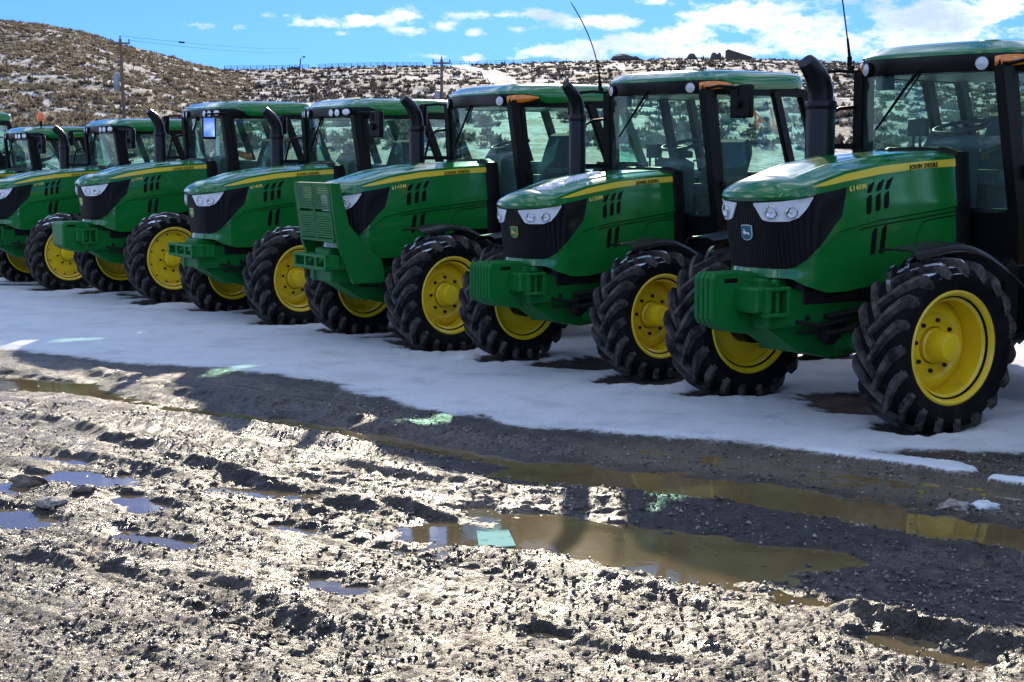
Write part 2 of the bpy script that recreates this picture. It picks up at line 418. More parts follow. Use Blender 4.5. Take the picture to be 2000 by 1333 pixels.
# ------------------------------------------------------------------ wheels
def wheel_mb(Rt,W,Rr,dish,nl,lugw,bolts=True,flat=False):
    # rim, axis y, outside is +y
    h=W/2; e=h-.03; k=Rr
    rim=MB()
    prof=[(k+.012,e-.012),(k+.022,e),(k+.008,e+.008),(k-.012,e-.006),(k-.022,e-.035),(k-.05,e-.055),(k-.055,-e+.06),(k-.02,-e+.03),(k-.012,-e+.006),(k+.008,-e-.008),(k+.022,-e),(k+.012,-e+.012),(k-.01,-e+.04),(k-.035,-e+.075),(k-.035,e-.075),(k-.01,e-.04)]
    rim.lathe(prof,56,0,closed=True)
    d=e-dish
    if flat: dp=[(k-.045,d-.02),(k-.08,d-.005),(k-.105,d),(.235,d),(.215,d-.012),(.13,d-.016),(.12,d-.03),(.12,d-.05),(k-.045,d-.045)]
    else: dp=[(k-.045,d-.05),(k-.075,d-.02),(k-.11,d),(.225,d+.004),(.205,d-.012),(.13,d-.012),(.12,d-.03),(.12,d-.055),(k-.1,d-.04),(k-.045,d-.075)]
    rim.lathe(dp,56,0,closed=True)
    if flat:
        for i in range(12):
            q=2*PI*(i+.3)/12; r=k-.075
            rim.lathe([(.0001,.012),(.009,.012),(.010,-.01)],8,1,(r*math.cos(q),d+.004,r*math.sin(q)))
    hub=MB(); y1=e-.015
    hub.lathe([(.118,d-.06),(.118,d+.008),(.105,d+.02),(.096,y1-.016),(.088,y1),(.075,y1+.006),(.0001,y1+.008)],32)
    hub.lathe([(.15,d-.2),(.15,d-.06),(.118,d-.058)],24,1)
    if bolts:
        for i in range(8):
            q=2*PI*(i+.35)/8; r=.172
            hub.lathe([(.0001,.018),(.013,.018),(.015,.012),(.015,-.006)],8,1,(r*math.cos(q),d-.01,r*math.sin(q)))
    # tyre
    ty=MB(); Rc=Rt-.045
    tp=[(k+.004,h-.045),(k+.03,h-.022),(k+.08,h-.006),(k+.13,h+.002),(Rc-.055,h-.008),(Rc-.018,h-.03),(Rc,h*.55),(Rc+.006,0),(Rc,-h*.55),(Rc-.018,-h+.03),(Rc-.055,-h+.008),(k+.13,-h-.002),(k+.08,-h+.006),(k+.03,-h+.022),(k+.004,-h+.045),(k-.03,-h+.06),(k-.03,h-.06)]
    ty.lathe(tp,64,0,closed=True)
    for i in range(nl):
        for sg in(1,-1):
            th0=2*PI*(i+(.5 if sg<0 else 0))/nl
            A=[]
            for j,t in enumerate(np.array([0,.18,.38,.58,.76,.88,.96,1.03])):
                y=sg*(-.025+t*(h+.022)); th=th0+.50*t**1.12*(.6/Rt)
                base=np.interp(abs(y),[0,h*.55,h-.03,h-.008,h+.02],[Rc+.006,Rc,Rc-.018,Rc-.05,Rc-.075])-.02
                rt=np.interp(abs(y),[0,h*.6,h-.03,h-.008,h+.004],[Rt+.002,Rt,Rt-.012,Rt-.035,Rt-.085])
                y=sg*min(abs(y),h+.004) if t>.5 else y
                wt=lugw*(.80+.35*t)/2; wb=wt*1.5
                row=[]
                for r,w in((base,-wb),(rt,-wt),(rt,wt),(base,wb)):
                    a=th+w/Rt; row.append((r*math.cos(a),y-sg*w*.35,r*math.sin(a)))
                A.append(row)
            n0=len(A); V=[p for r in A for p in r]; F=[];mi=[]
            for a in range(n0-1):
                for b in range(3): F.append((a*4+b,a*4+b+1,(a+1)*4+b+1,(a+1)*4+b))
            F+=[(0,1,2,3),((n0-1)*4,(n0-1)*4+1,(n0-1)*4+2,(n0-1)*4+3)]
            ty.add(V,F,1)
    return rim,hub,ty
WC={}
def wheel(root,key,args,loc,side,steer=0,spin=0):
    if key not in WC:
        a,b,c=wheel_mb(*args)
        objs=(a.build('wheel',[M['yellow'],M['steel']],root),b.build('hub',[M['yellow'],M['steel']],root),c.build('tyre',[M['rubber'],M['lug']],root,ang=30))
        WC[key]=[o.data for o in objs]
        for o in objs: bpy.data.objects.remove(o)
    me=WC[key]
    w=link(bpy.data.objects.new('wheel',me[0]),root); w.location=loc
    # the right-hand wheel is the left one turned round the vertical axis; spin round the axle
    base=Matrix.Rotation(R(steer),4,'Z')@(Matrix.Identity(4) if side>0 else Matrix.Rotation(PI,4,'Z'))@Matrix.Rotation(spin,4,'Y')
    w.rotation_euler=base.to_euler()
    link(bpy.data.objects.new('hub',me[1]),w)
    t=link(bpy.data.objects.new('tyre',me[2]),w)
    if side<0: t.rotation_euler=(PI,0,0)   # keep the chevrons pointing the same way as on the left
    return w

# ------------------------------------------------------------------ whole tractor
def roof_outline(n=72):
    # left half from front centre round to rear centre, x forward
    half=crom([(-1.06,0),(-1.065,.3),(-1.09,.52),(-1.16,.66),(-1.32,.755),(-1.6,.80),(-2.1,.80),(-2.42,.775),(-2.56,.68),(-2.60,.45),(-2.61,0)],8)
    full=[tuple(p) for p in half]+[(p[0],-p[1]) for p in half[-2:0:-1]]
    return full
def make_cab(root,P):
    zt=P['zc']; zr=zt-.06          # crown, front edge
    OL=roof_outline()
    def lower(x): return zr-.06-.085*float(ss(-1.28,-1.5,x))+ (zt-zr)*.6*float(ss(-1.4,-2.3,x))
    def upper(x): return zr-.012+ (zt-zr)*.75*float(ss(-1.1,-2.3,x))
    rings=[]
    for k,(f,g) in enumerate(((.93,-1),(.985,-1),(1.0,-.6),(1.0,.1),(.985,.7),(.955,1.0),(.88,1.25),(.7,1.5),(.4,1.62),(.05,1.65))):
        row=[]
        for x,y in OL:
            cx=-1.83; X=cx+(x-cx)*f; Y=y*f; a,b=lower(x),upper(x)
            if g<=1: z=a+(b-a)*(g+1)/2
            else: z=b+(zt+.012-b)*float(np.interp(g,[1,1.25,1.5,1.62,1.65],[0,.55,.85,.98,1]))
            row.append((X,Y,z))
        rings.append(row+[row[0]])
    mb=MB(); mb.grid(rings); n=len(OL)
    mb.add([r for r in rings[0][:-1]],[tuple(range(n))],0)
    mb.add([r for r in rings[-1][:-1]],[tuple(range(n))],0)
    # little lid bumps on the roof
    mb.box(-1.34,-1.26,.36,.52,zr+.02,zr+.055,.012)
    roof=mb.build('roof',M['green'],root,ang=38)
    # headliner and rear rail
    mb=MB(); fr=[(x*.985-.03 if x<-1.5 else x-.05,y*.955) for x,y in OL]
    mb.prism(fr,zr-.175,zr-.075,'z'); mb.build('headliner',M['black'],root,ang=30)
    # visor: thick front band hugging the roof outline
    fr=[p for p in OL if p[0]>-1.47]; lf=[p for p in fr if p[1]>=0]; rt=[p for p in fr if p[1]<0]
    path=list(reversed(lf))+list(reversed(rt))
    path=[p for p in reversed(lf)]; path=sorted(fr,key=lambda p: -math.atan2(p[1],p[0]+1.9))
    A=[];B=[]
    for x,y in path:
        d=Vector((x+1.9,y,0)).normalized(); k=float(ss(-1.50,-1.36,x)); zlo=zr-.10-.075*k; zhi=zr-.055-.02*(1-k)
        A.append([(x-d.x*.02,y-d.y*.02,zlo),(x-d.x*.006,y-d.y*.006,zlo+.03*k+.005),(x-d.x*.004,y-d.y*.004,zhi)])
        B.append([(x-d.x*.10,y-d.y*.10,zlo),(x-d.x*.10,y-d.y*.10,(zlo+zhi)/2),(x-d.x*.10,y-d.y*.10,zhi)])
    mb=MB(); mb.slab(A,B); visor=mb.build('visor',M['gloss'],root,ang=40)
    def lamp(name,y,z,r,mats,ry=None,deep=.02,amber=False):
        # find outline point at this y on the front
        c=min([p for p in fr if (p[1]>0)==(y>0) or abs(y)<.05],key=lambda p:abs(p[1]-y)); x=c[0]
        d=Vector((x+1.75,y*.45,0)).normalized(); s=Vector((-d.y,d.x,0)); o=Vector((x,y,z))-d*.002
        ry=ry or r; mb=MB(); V=[];F=[];prof=[(1.18,0),(1.18,.02),(1.0,.024),(.97,.02),(.6,.028),(.001,.032)]
        n=20
        for k in range(n):
            q=2*PI*k/n
            for f,h in prof: V.append(o+s*math.cos(q)*ry*f+Vector((0,0,1))*math.sin(q)*r*f+d*h)
        m=len(prof);mi=[]
        fo=[];fi=[]
        for k in range(n):
            for j in range(m-1):
                (fo if j<2 else fi).append((k*m+j,k*m+j+1,((k+1)%n)*m+j+1,((k+1)%n)*m+j))
        nb=len(mb.v); mb.add(V,fo,1); 
        for f in fi: mb.f.append(f); mb.m.append(0)
        mb.build(name,mats,visor,ang=50)
    def amber(sg):
        # wrap-round corner lamp
        pts=[p for p in fr if p[1]*sg>.60 and p[0]>-1.42]; pts=sorted(pts,key=lambda p:-p[0]); A=[];B=[];n=len(pts)
        for i,(x,y) in enumerate(pts):
            d=Vector((x+1.9,y,0)).normalized(); t=i/(n-1); hh=.040*(1-abs(2*t-.7)**2.6*.42)
            if i==n-1: hh=.008
            zc=zr-.108+.016*t
            A.append([Vector((x,y,zc+q*hh))+d*(.012*(1-q*q)+.002) for q in(-1,-.5,0,.5,1)]); B.append([Vector((x,y,zc+q*hh))-d*.02 for q in(-1,-.5,0,.5,1)])
        mb=MB(); mb.slab(A,B); mb.build('turn_signal',M['amber'],visor,ang=50)
    if P['roof']=='two':
        for sg in(1,-1): amber(sg); lamp('work_light',sg*.535,zr-.122,.047,[M['lamp'],M['gloss']])
    else:
        for y,ry in((-.60,None),(-.49,None),(-.36,None),(.26,None),(.40,None)): lamp('work_light',y,zr-.112,.042,[M['lens'],M['gloss']])
        lamp('work_light',.57,zr-.105,.036,[M['lens'],M['gloss']],ry=.058)
    # frame
    zb=1.42; T=zr-.14
    Af=lambda s:((-1.27,s*.745,zb),(-1.165,s*.655,T)); Bf=lambda s:((-2.38,s*.80,1.62),(-2.05,s*.765,T)); Cf=lambda s:((-2.74,s*.80,1.80),(-2.46,s*.76,T))
    mb=MB()
    for s in(1,-1):
        a,b=Af(s); mb.bar(a,b,.085,.10); a2=(a[0]-.02,a[1],1.05); mb.bar(a2,a,.085,.10)
        # separate door frame just behind the pillar
        mb.bar((a[0]-.105,a[1]+.01*s,1.10),(b[0]-.10,b[1]+.012*s,T-.02),.045,.055)
        a,b=Bf(s); mb.bar(a,b,.06,.085); a,b=Cf(s); mb.bar(a,b,.07,.075)
        mb.bar((-1.15,s*.66,T-.01),(-2.48,s*.77,T-.01),.07,.07)                      # top rail
        mb.bar((-2.30,s*.80,1.66),(-2.76,s*.80,1.82),.06,.07); mb.bar((-1.36,s*.75,1.10),(-2.05,s*.80,1.14),.06,.07); mb.bar((-2.05,s*.80,1.14),(-2.38,s*.80,1.64),.06,.07)
        mb.box(-2.36,-2.22,s*.815-.02,s*.815+.02,1.72,1.80,.008)                       # door latch
        mb.box(-1.335,-1.285,s*.765-.025,s*.765+.025,1.66,1.76,.006)                    # hinge
    mb.bar((-2.46,-.76,T),(-2.46,.76,T),.07,.07,up=(1,0,0)); mb.bar((-2.74,-.8,1.80),(-2.74,.8,1.80),.07,.06,up=(1,0,0)); mb.bar((-1.165,-.655,T),(-1.165,.655,T),.07,.08,up=(1,0,0))
    mb.bar((-1.27,-.745,zb-.01),(-1.27,.745,zb-.01),.06,.07,up=(1,0,0))
    mb.build('cab_frame',M['black'],root,ang=30)
    # body below the glass, floor
    mb=MB(); mb.box(-2.2,-1.24,-.74,.74,1.04,1.40,.02); mb.box(-2.85,-2.1,-.70,.70,1.0,1.62,.04); mb.prism([(-2.1,1.38),(-2.1,1.6),(-2.25,1.86),(-2.8,1.86),(-2.8,1.38)],-.80,-.62,'y'); mb.prism([(-2.1,1.38),(-2.1,1.6),(-2.25,1.86),(-2.8,1.86),(-2.8,1.38)],.62,.80,'y')
    mb.build('cab_body',M['black'],root,ang=30)
    # glass panes (each a thin solid)
    def pane(name,q,th=.006,tw=0):
        q=[Vector(p) for p in q]; nr=(q[1]-q[0]).cross(q[3]-q[0]).normalized()*th
        nu,nv=8,8; A=[];B=[]
        for i in range(nu+1):
            r=[];r2=[]
            for j in range(nv+1):
                a,b=i/nu,j/nv; p=q[0].lerp(q[1],a).lerp(q[3].lerp(q[2],a),b)
                bow=tw*(1-(2*a-1)**2); p=p+nr.normalized()*bow
                r.append(p);r2.append(p-nr)
            A.append(r);B.append(r2)
        mb=MB(); mb.slab(A,B); return mb.build(name,M['glass'],root,ang=40)
    a0,a1=Af(1); 
    pane('windshield',[(a0[0]+.02,-a0[1]+.03,zb),(a0[0]+.02,a0[1]-.03,zb),(a1[0]+.02,a1[1]-.02,T),(a1[0]+.02,-a1[1]+.02,T)],tw=.07)
    for s in(1,-1):
        b0,b1=Bf(s);c0,c1=Cf(s);a0,a1=Af(s)
        dx=.13
        pane('door_glass',[(a0[0]-dx,a0[1]+.01*s,1.12),(-2.03,s*.80,1.15),(-2.37,s*.805,1.66),(-2.07,s*.772,T-.03),][0:4] if False else [(a0[0]-dx,a0[1],1.45),(b0[0]+.03,b0[1],1.64),(b1[0]+.03,b1[1],T-.02),(a1[0]-dx,a1[1],T-.02)])
        pane('side_window',[(b0[0]-.05,b0[1],1.68),(c0[0]+.05,c0[1],1.82),(c1[0]+.04,c1[1],T-.02),(b1[0]-.04,b1[1],T-.02)])
    c0,c1=Cf(1)
    rw=pane('rear_window',[(c0[0],.76,1.84),(c0[0],-.76,1.84),(c1[0],-.72,T-.03),(c1[0],.72,T-.03)])
    # interior
    mb=MB(); mb.box(-2.22,-1.72,-.26,.26,1.58,1.72,.05); mb.prism([(-2.02,1.66),(-2.20,1.64),(-2.34,2.02),(-2.33,2.14),(-2.27,2.17),(-2.20,2.14)],-.24,.24); mb.box(-2.12,-1.80,-.36,-.28,1.72,1.79,.02); mb.box(-2.12,-1.80,.28,.36,1.72,1.79,.02); mb.box(-2.1,-1.85,-.18,.18,1.38,1.6,.02)
    mb.build('seat',M['grey'],root,ang=40)
    st=MB(); c=Vector((-1.53,.02,2.05+(P['zc']-2.68)*.4)); tilt=Matrix.Rotation(R(14),3,'Y')
    ring=[c+tilt@Vector((.205*math.cos(q),.205*math.sin(q),0)) for q in np.linspace(0,2*PI,33)]
    st.tube(ring,.016,8,caps=False)
    for q in(.3,2.2,4.2): st.bar(c+tilt@Vector((0,0,-.03)),c+tilt@Vector((.2*math.cos(q),.2*math.sin(q),0)),.03,.012)
    st.lathe([(.0001,.0),(.05,-.005),(.055,-.04),(.0001,-.05)],16,0,tuple(c),axis='z')
    sw=st.build('steering_wheel',M['dash'],root,ang=50)
    mb=MB(); mb.bar(c+Vector((.02,0,-.03)),(-1.38,.02,1.75),.10,.10); mb.prism([(-1.30,1.40),(-1.30,1.86),(-1.38,1.98),(-1.52,1.93),(-1.50,1.40)],-.17,.20); mb.tube([(-1.5,.2,1.95),(-1.55,.36,1.98)],.01,6); mb.tube([(-1.5,-.17,1.95),(-1.55,-.32,2.0)],.01,6)
    mb.box(-1.62,-1.42,-.07,.10,c.z-.13,c.z-.06,.02)
    mb.build('dashboard',M['dash'],root,ang=40)
    mb=MB(); mb.box(-2.30,-1.55,-.70,-.40,1.40,1.86,.04); mb.tube([(-1.62,-.52,1.84),(-1.60,-.5,2.02)],.012,6); mb.tube([(-1.75,-.56,1.84),(-1.74,-.55,1.99)],.012,6); mb.box(-1.70,-1.66,-.62,-.42,1.98,2.12,.01)
    mb.build('control_console',M['dash'],root,ang=40)
    # interior mirror, wiper, right hand rail
    mb=MB(); mb.box(-1.17,-1.14,-.50,-.33,T-.14,T-.03,.012); mb.bar((-1.155,-.41,T-.05),(-1.155,-.41,T+.03),.02,.02); mb.build('inside_mirror',M['dash'],root)
    mb=MB(); mb.tube([(-1.06,-.02,zr-.16),(-1.09,-.14,zr-.25),(-1.10,-.30,zr-.42),(-1.115,-.46,zr-.58)],[.017,.012,.011,.008],6); mb.tube([(-1.085,-.02,zr-.18),(-1.11,-.18,zr-.34)],.007,6)
    mb.build('wiper',M['letter'],root)
    mb=MB(); mb.tube([(-1.13,-.70,zr-.40),(-1.08,-.80,zr-.41),(-1.04,-.87,zr-.45),(-1.0,-.96,zr-.75),(-1.02,-.98,zr-.84)],.014,8); mb.build('hand_rail',M['black'],root,ang=60)
    # outside mirrors
    for s in((1,-1) if P.get('mirror',1) else (-1,)):
        yaw=P.get('mirror_yaw',0) if s>0 else 0; pit=P.get('mirror_pitch',0) if s>0 else 0
        arm=MB(); zz=zr-.13
        mc=Vector((-1.23,s*1.06,zr-.26)) if s>0 else Vector((-1.0,-1.0,zr-.24))
        if s>0 and 'mirror_at' in P: mc=Vector(P['mirror_at'])
        arm.tube([(-1.17,s*.70,zz),(-1.12,s*.86,zz+.015),(mc.x+.03,mc.y-.04*s,zz),(mc.x+.035,mc.y-.03*s,mc.z+.05)],.014,8)
        arm.lathe([(.0001,.05),(.035,.045),(.04,.01),(.04,-.02)],14,0,(mc.x+.02,mc.y-.02*s,mc.z-.03),axis='x')
        Mx=Matrix.Translation(mc)@Matrix.Rotation(yaw,4,'Z')@Matrix.Rotation(pit,4,'Y')
        hs=.155 if s>0 else .12; ws=P.get('mirror_w',.13) if s>0 else .08
        arm.box(-.035,.03,-ws,ws,-hs,hs,.028,M=Mx)
        ao=arm.build('mirror',M['black'],root,ang=40)
        g=MB(); g.box(-.041,-.036,-ws+.020,ws-.020,-hs+.024,hs-.024,.002,M=Mx); g.build('mirror_glass',M['mirror'],ao)
    return zr,T

def make_tractor(P):
    root=empty('tractor',(P['X'],P['Y'],P['dz']),PI+R(P['yaw']),1+P['sc'])
    tag(root,P['label'],'tractor','green tractors parked in a row on packed snow')
    zr,T=make_cab(root,P)
    make_hood(root,P)
    # engine block and gearbox behind the panels
    mb=MB(); mb.box(-1.1,.42,-.27,.27,.78,1.50,.04); mb.box(-3.0,-1.0,-.30,.30,.48,1.12,.05); mb.box(-.7,.1,-.20,.20,.50,.80,.05)
    for z in(.60,.72): mb.tube([(.2,.30,z),(-.3,.34,z+.05),(-1.0,.36,z+.08)],.022,8)
    mb.build('engine_and_gearbox',M['steel'],root,ang=30)
    mb=MB(); mb.box(-1.0,.72,.14,.26,.66,.92,.02); mb.box(-1.0,.72,-.26,-.14,.66,.92,.02); mb.box(.50,.70,-.17,.17,.66,1.0,.02)
    mb.prism([(.60,.98),(.60,.64),(.30,.46),(.16,.50),(.16,.62),(.40,.74),(.45,.98)],-.16,.16)
    for s in(1,-1):
        for x,z in((.62,.90),(.62,.74),(.34,.86),(.34,.72),(.08,.86),(-.2,.86),(-.2,.72)): mb.lathe([(.0001,.018),(.018,.018),(.02,0),(.02,-.02)],6,1,(x,s*(.262 if x<.5 else .175),z))
        mb.tube([(.45,s*.26,.70),(.25,s*.30,.66),(-.05,s*.30,.70),(-.3,s*.28,.82)],.016,8,1); mb.tube([(.40,s*.24,.62),(.1,s*.28,.60),(-.1,s*.34,.66)],.012,8,1)
    mb.build('chassis_frame',[M['dgreen'],M['steel']],root,ang=30)
    # fuel tank, steps
    mb=MB(); mb.box(-2.15,-1.18,.40,.80,.50,1.10,.06); mb.box(-2.15,-1.18,-.80,-.40,.50,1.10,.06); mb.build('fuel_tank',M['black'],root,ang=30)
    mb=MB()
    for z in(.38,.66,.94): mb.box(-1.72,-1.36,.80,1.02,z,z+.035,.008)
    mb.bar((-1.37,.92,.36),(-1.37,.92,1.04),.2,.02); mb.bar((-1.71,.92,.36),(-1.71,.92,1.04),.2,.02); mb.build('steps',M['black'],root)
    mb=MB(); mb.lathe([(.0001,.004),(.03,.004),(.034,0),(.034,-.01)],18,0,(-1.62,.803,.98)); mb.build('tank_badge',M['bgreen'],root)
    # front axle
    wy=.95; wx=-.17; wz=.56
    mb=MB(); mb.lathe([(.0001,-.62),(.10,-.60),(.115,-.42),(.10,-.2),(.155,-.12),(.17,0),(.155,.12),(.10,.2),(.115,.42),(.10,.60),(.0001,.62)],20,0,(wx,0,wz))
    for s in(1,-1):
        mb.tube([(wx,s*.60,wz-.17),(wx,s*.62,wz+.17)],.085,12); mb.bar((wx+.02,s*.58,wz+.12),(wx-.20,s*.56,wz+.02),.06,.05)
        mb.tube([(wx-.20,s*.56,wz),(wx-.18,s*.1,wz)],.022,8)
        mb.tube([(wx,s*.60,wz),(wx,s*.80,wz)],.10,14)
    mb.prism([(.22,.80),(.22,.46),(-.02,.40),(-.40,.42),(-.50,.80)],-.14,.14)
    mb.build('front_axle',M['dgreen'],root,ang=35)
    k=P['wheel']
    for s in(1,-1): wheel(root,'front_'+k,dict(deep=(.60,.40,.365,.175,19,.040),mid=(.60,.40,.365,.13,19,.040),flat=(.61,.38,.40,.075,20,.038,True,True))[k],(wx,s*wy,wz),s,P.get('steer',0),P.get('spin',0)+s*.07)
    for s in(1,-1): wheel(root,'rear',(.84,.50,.50,.12,22,.062),(-2.78,s*.92,.80),s,0,.2)
    # rear fenders
    for s in(1,-1):
        A=[];B=[]
        for q in np.linspace(R(35),R(165),22):
            r=.93+.03*math.sin(q); A.append([(-2.78+r*math.cos(q),s*y,.82+r*math.sin(q)-dr) for y,dr in((.66,0),(.9,0),(1.12,.0),(1.20,.03))]); B.append([(-2.78+(r-.02)*math.cos(q),s*y,.82+(r-.02)*math.sin(q)-dr) for y,dr in((.66,0),(.9,0),(1.12,.0),(1.19,.03))])
        mb=MB(); mb.slab(A,B); mb.build('rear_fender',M['green'],root,ang=40)
    if P.get('fender'):
        for s in(1,-1):
            A=[];B=[]
            st=R(P.get('steer',0)); cs,sn=math.cos(st),math.sin(st)
            for q in np.linspace(R(60),R(148),20):
                r=.70+.07*max(0,(q-R(115))/R(33))**2+.06*max(0,(R(80)-q)/R(20))**2
                row=[];row2=[]
                for y,dr in((-.17,.02),(-.1,0),(.1,0),(.16,.015),(.185,.05)):
                    for rw,rr in((row,r),(row2,r-.012)):
                        x=rr*math.cos(q); yy=s*y; rw.append((wx+x*cs-yy*sn,s*wy+x*sn+yy*cs,wz+rr*math.sin(q)-dr))
                A.append(row);B.append(row2)
            mb=MB(); mb.slab(A,B); mb.tube([(wx-.05,s*.62,wz+.15),(wx-.12,s*.70,wz+.55),(wx-.1,s*.85,wz+.685)],.02,8); mb.build('front_fender',M['gloss'],root,ang=40)
    # exhaust
    er=P.get('exr',.085); ex,ey=-.80,-.74
    mb=MB(); zt=zr-.20-P.get('exlow',.16)
    mb.tube([(ex,ey,1.15),(ex,ey,zt-.02),(ex,ey,zt)],[er,er,er*.97],18)
    mb.lathe([(er*1.03,1.30),(er*1.05,1.32),(er*1.05,1.40),(er*1.03,1.42)],18,0,(ex,ey,0),axis='z'); mb.lathe([(er*1.04,0),(er*1.08,.01),(er*1.08,.05),(er*1.02,.06)],18,0,(ex,ey,zt-.06),axis='z')
    e2=er*.86
    mb.tube([(ex,ey,zt),(ex+.005,ey,zt+.08),(ex+.03,ey,zt+.15),(ex+.075,ey,zt+.215),(ex+.14,ey,zt+.275),(ex+.17,ey,zt+.30)],[e2,e2,e2*.97,e2*.88,e2*.75,e2*.62],16)
    mb.bar((ex-.02,ey+.03,1.9),(-1.17,-.67,1.9),.04,.03,up=(0,0,1))
    mb.build('exhaust_stack',M['gloss'],root,ang=40)
    # front hitch furniture
    fr=P['front']
    if fr in('weights4','weights7','block'):
        n={'weights4':4,'weights7':7,'block':1}[fr]; w={'weights4':.19,'weights7':.30,'block':.44}[fr]; x1={'weights4':1.07,'weights7':1.09,'block':1.02}[fr]
        c=MB(); c.box(.70,.86,-.30,.30,.78,.95,.015); 
        for sg in(1,-1):
            ya,yb=sorted((sg*.27,sg*.345))
            c.box(.58,.80,ya,yb,.925,.95,.006); c.box(.58,.80,ya,yb,.75,.775,.006); c.box(.765,.80,ya+.001,yb-.001,.77,.93,.006); c.box(.58,.615,ya+.001,yb-.001,.77,.93,.006); c.box(.67,.70,ya+.02,yb-.02,.77,.93,.004)
            c.lathe([(.0001,.02),(.02,.02),(.022,0),(.022,-.02)],10,0,(.72,sg*.33,.985))
        co=c.build('weight_carrier',M['dgreen'],root,ang=30)
        pw=w/n
        for i in range(n):
            y0=-w/2+i*pw; g=.006 if n>1 else .0
            prof=[(x1-.03,1.045),(x1,1.01),(x1,.74),(x1-.03,.70),(x1-.20,.635),(.70,.615),(.66,.64),(.66,1.02),(.70,1.045)]
            mb=MB(); ins=[( .5*(p[0]-.88)*-.03+p[0],p[1]+( -.012 if p[1]>.85 else .012)) for p in prof]
            V=[]
            b=.010 if n>1 else .03
            for y,q in((y0+g/2,1),(y0+g/2+b,0),(y0+pw-g/2-b,0),(y0+pw-g/2,1)):
                for p,o in zip(prof,prof): 
                    cx,cz=.87,.83; f=1-(b/.25 if q else 0); V.append((cx+(p[0]-cx)*f,y,cz+(p[1]-cz)*f))
            m=len(prof); F=[tuple(range(m)),tuple(range(3*m,4*m))]
            for a in range(3):
                for j in range(m): F.append((a*m+j,a*m+(j+1)%m,(a+1)*m+(j+1)%m,(a+1)*m+j))
            mb.add(V,F)
            if i==n-1:
                mb.box(.84,.96,y0+pw-.01,y0+pw+.001,.975,1.005,.003,mat=1)
                for z in(.86,.90): mb.lathe([(.0001,.002),(.012,.002),(.012,-.01)],10,1,(.78,y0+pw,z))
            mb.build('weight',[M['dgreen'],M['letter']],root,ang=25)
    elif fr in('bracket','guard'):
        mb=MB(); x0,x1=.80,.84
        hw=.38 if fr=='guard' else .36
        # open front frame with windows, box sides
        for z0,z1 in((.795,.825),(.915,.945)): mb.box(x0,x1,-hw,hw,z0,z1,.006)
        for y in(-hw,-.13,.12,hw-.04): mb.box(x0,x1-.002,y,y+.04,.80,.94,.006)
        mb.box(.55,.80,hw-.03,hw,.80,.94,.006); mb.box(.55,.80,-hw,-hw+.03,.80,.94,.006); mb.box(.66,.69,-hw,hw,.80,.94,.006); mb.box(.5,.8,-.3,.3,.78,.80,.004)
        for y in(-.2,.05,.25): mb.lathe([(.0001,.03),(.03,.03),(.03,-.05)],12,0,(.72,y,.85))
        mb.build('weight_carrier',M['dgreen'],root,ang=30)
        if fr=='guard':
            g=MB(); 
            def gp(y,z): return Vector((.80-(1.65-z)*.10,y,z))
            def gb(y0,y1,z0,z1,d=.02,mat=0):
                a=gp(y0,z0);b=gp(y1,z0);c=gp(y1,z1);e=gp(y0,z1); n=Vector((-1,0,.1))*d
                g.add([a,b,c,e,a+n,b+n,c+n,e+n],[(0,1,2,3),(4,5,6,7),(0,1,5,4),(1,2,6,5),(2,3,7,6),(3,0,4,7)],mat)
            for y0,y1 in((-.39,-.355),(.355,.39),(-.02,.015)): gb(y0,y1,1.07,1.65,.05)
            for z0,z1 in((1.07,1.10),(1.34,1.365),(1.625,1.655)): gb(-.39,.39,z0,z1,.05)
            for i in range(22):
                z=1.112+i*.0235
                if abs(z-1.352)<.02: continue
                gb(-.36,.36,z,z+.0185,.03)
            gb(.19,.34,1.38,1.54,.004,1)
            for s in(1,-1):
                pl=[(.78,1.64),(.72,1.06),(.35,.86),(.30,.66),(.52,.66),(.80,1.02)]
                pl=[(.745,1.655),(.70,1.07),(.62,.98),(.52,.66),(.14,.66),(.16,.86),(.30,1.02),(.52,1.20),(.66,1.60)]
                pl=[(.80,1.655),(.73,1.06),(.56,.66),(.20,.66),(.24,.88),(.40,1.02),(.60,1.24),(.70,1.655)]
                g.prism(pl,s*.40,s*.44)
            g.build('grille_guard',[M['dgreen'],M['bgreen']],root,ang=30)
    if P.get('antenna'):
        mb=MB(); b=Vector((-1.12,-.75,zr-.07)); l=P['antenna']
        mb.tube([b+Vector((.02,.05,-.03)),b+Vector((0,0,-.03)),b+Vector((0,0,.06))],.020,8); mb.tube([b+Vector((0,0,.05)),b+Vector((.03,0,.20))],[.013,.009],6)
        pts=[b+Vector((.03+l[0]*t+l[1]*t*t,0,.19+l[2]*t)) for t in np.linspace(0,1,12)]
        mb.tube(pts,[.0060]*11+[.004],5); mb.build('antenna',M['letter'],root)
    if P.get('beacon'):
        mb=MB(); zb=P['zc']; mb.tube([(-1.45,.42,zb-.04),(-1.45,.42,zb+.10)],.02,8,1); mb.lathe([(.0001,.0),(.065,.0),(.07,.02),(.062,.12),(.04,.15),(.0001,.155)],16,0,(-1.45,.42,zb+.10),axis='z'); mb.build('beacon',[M['orange'],M['letter']],root,ang=40)
    return root,zr,T

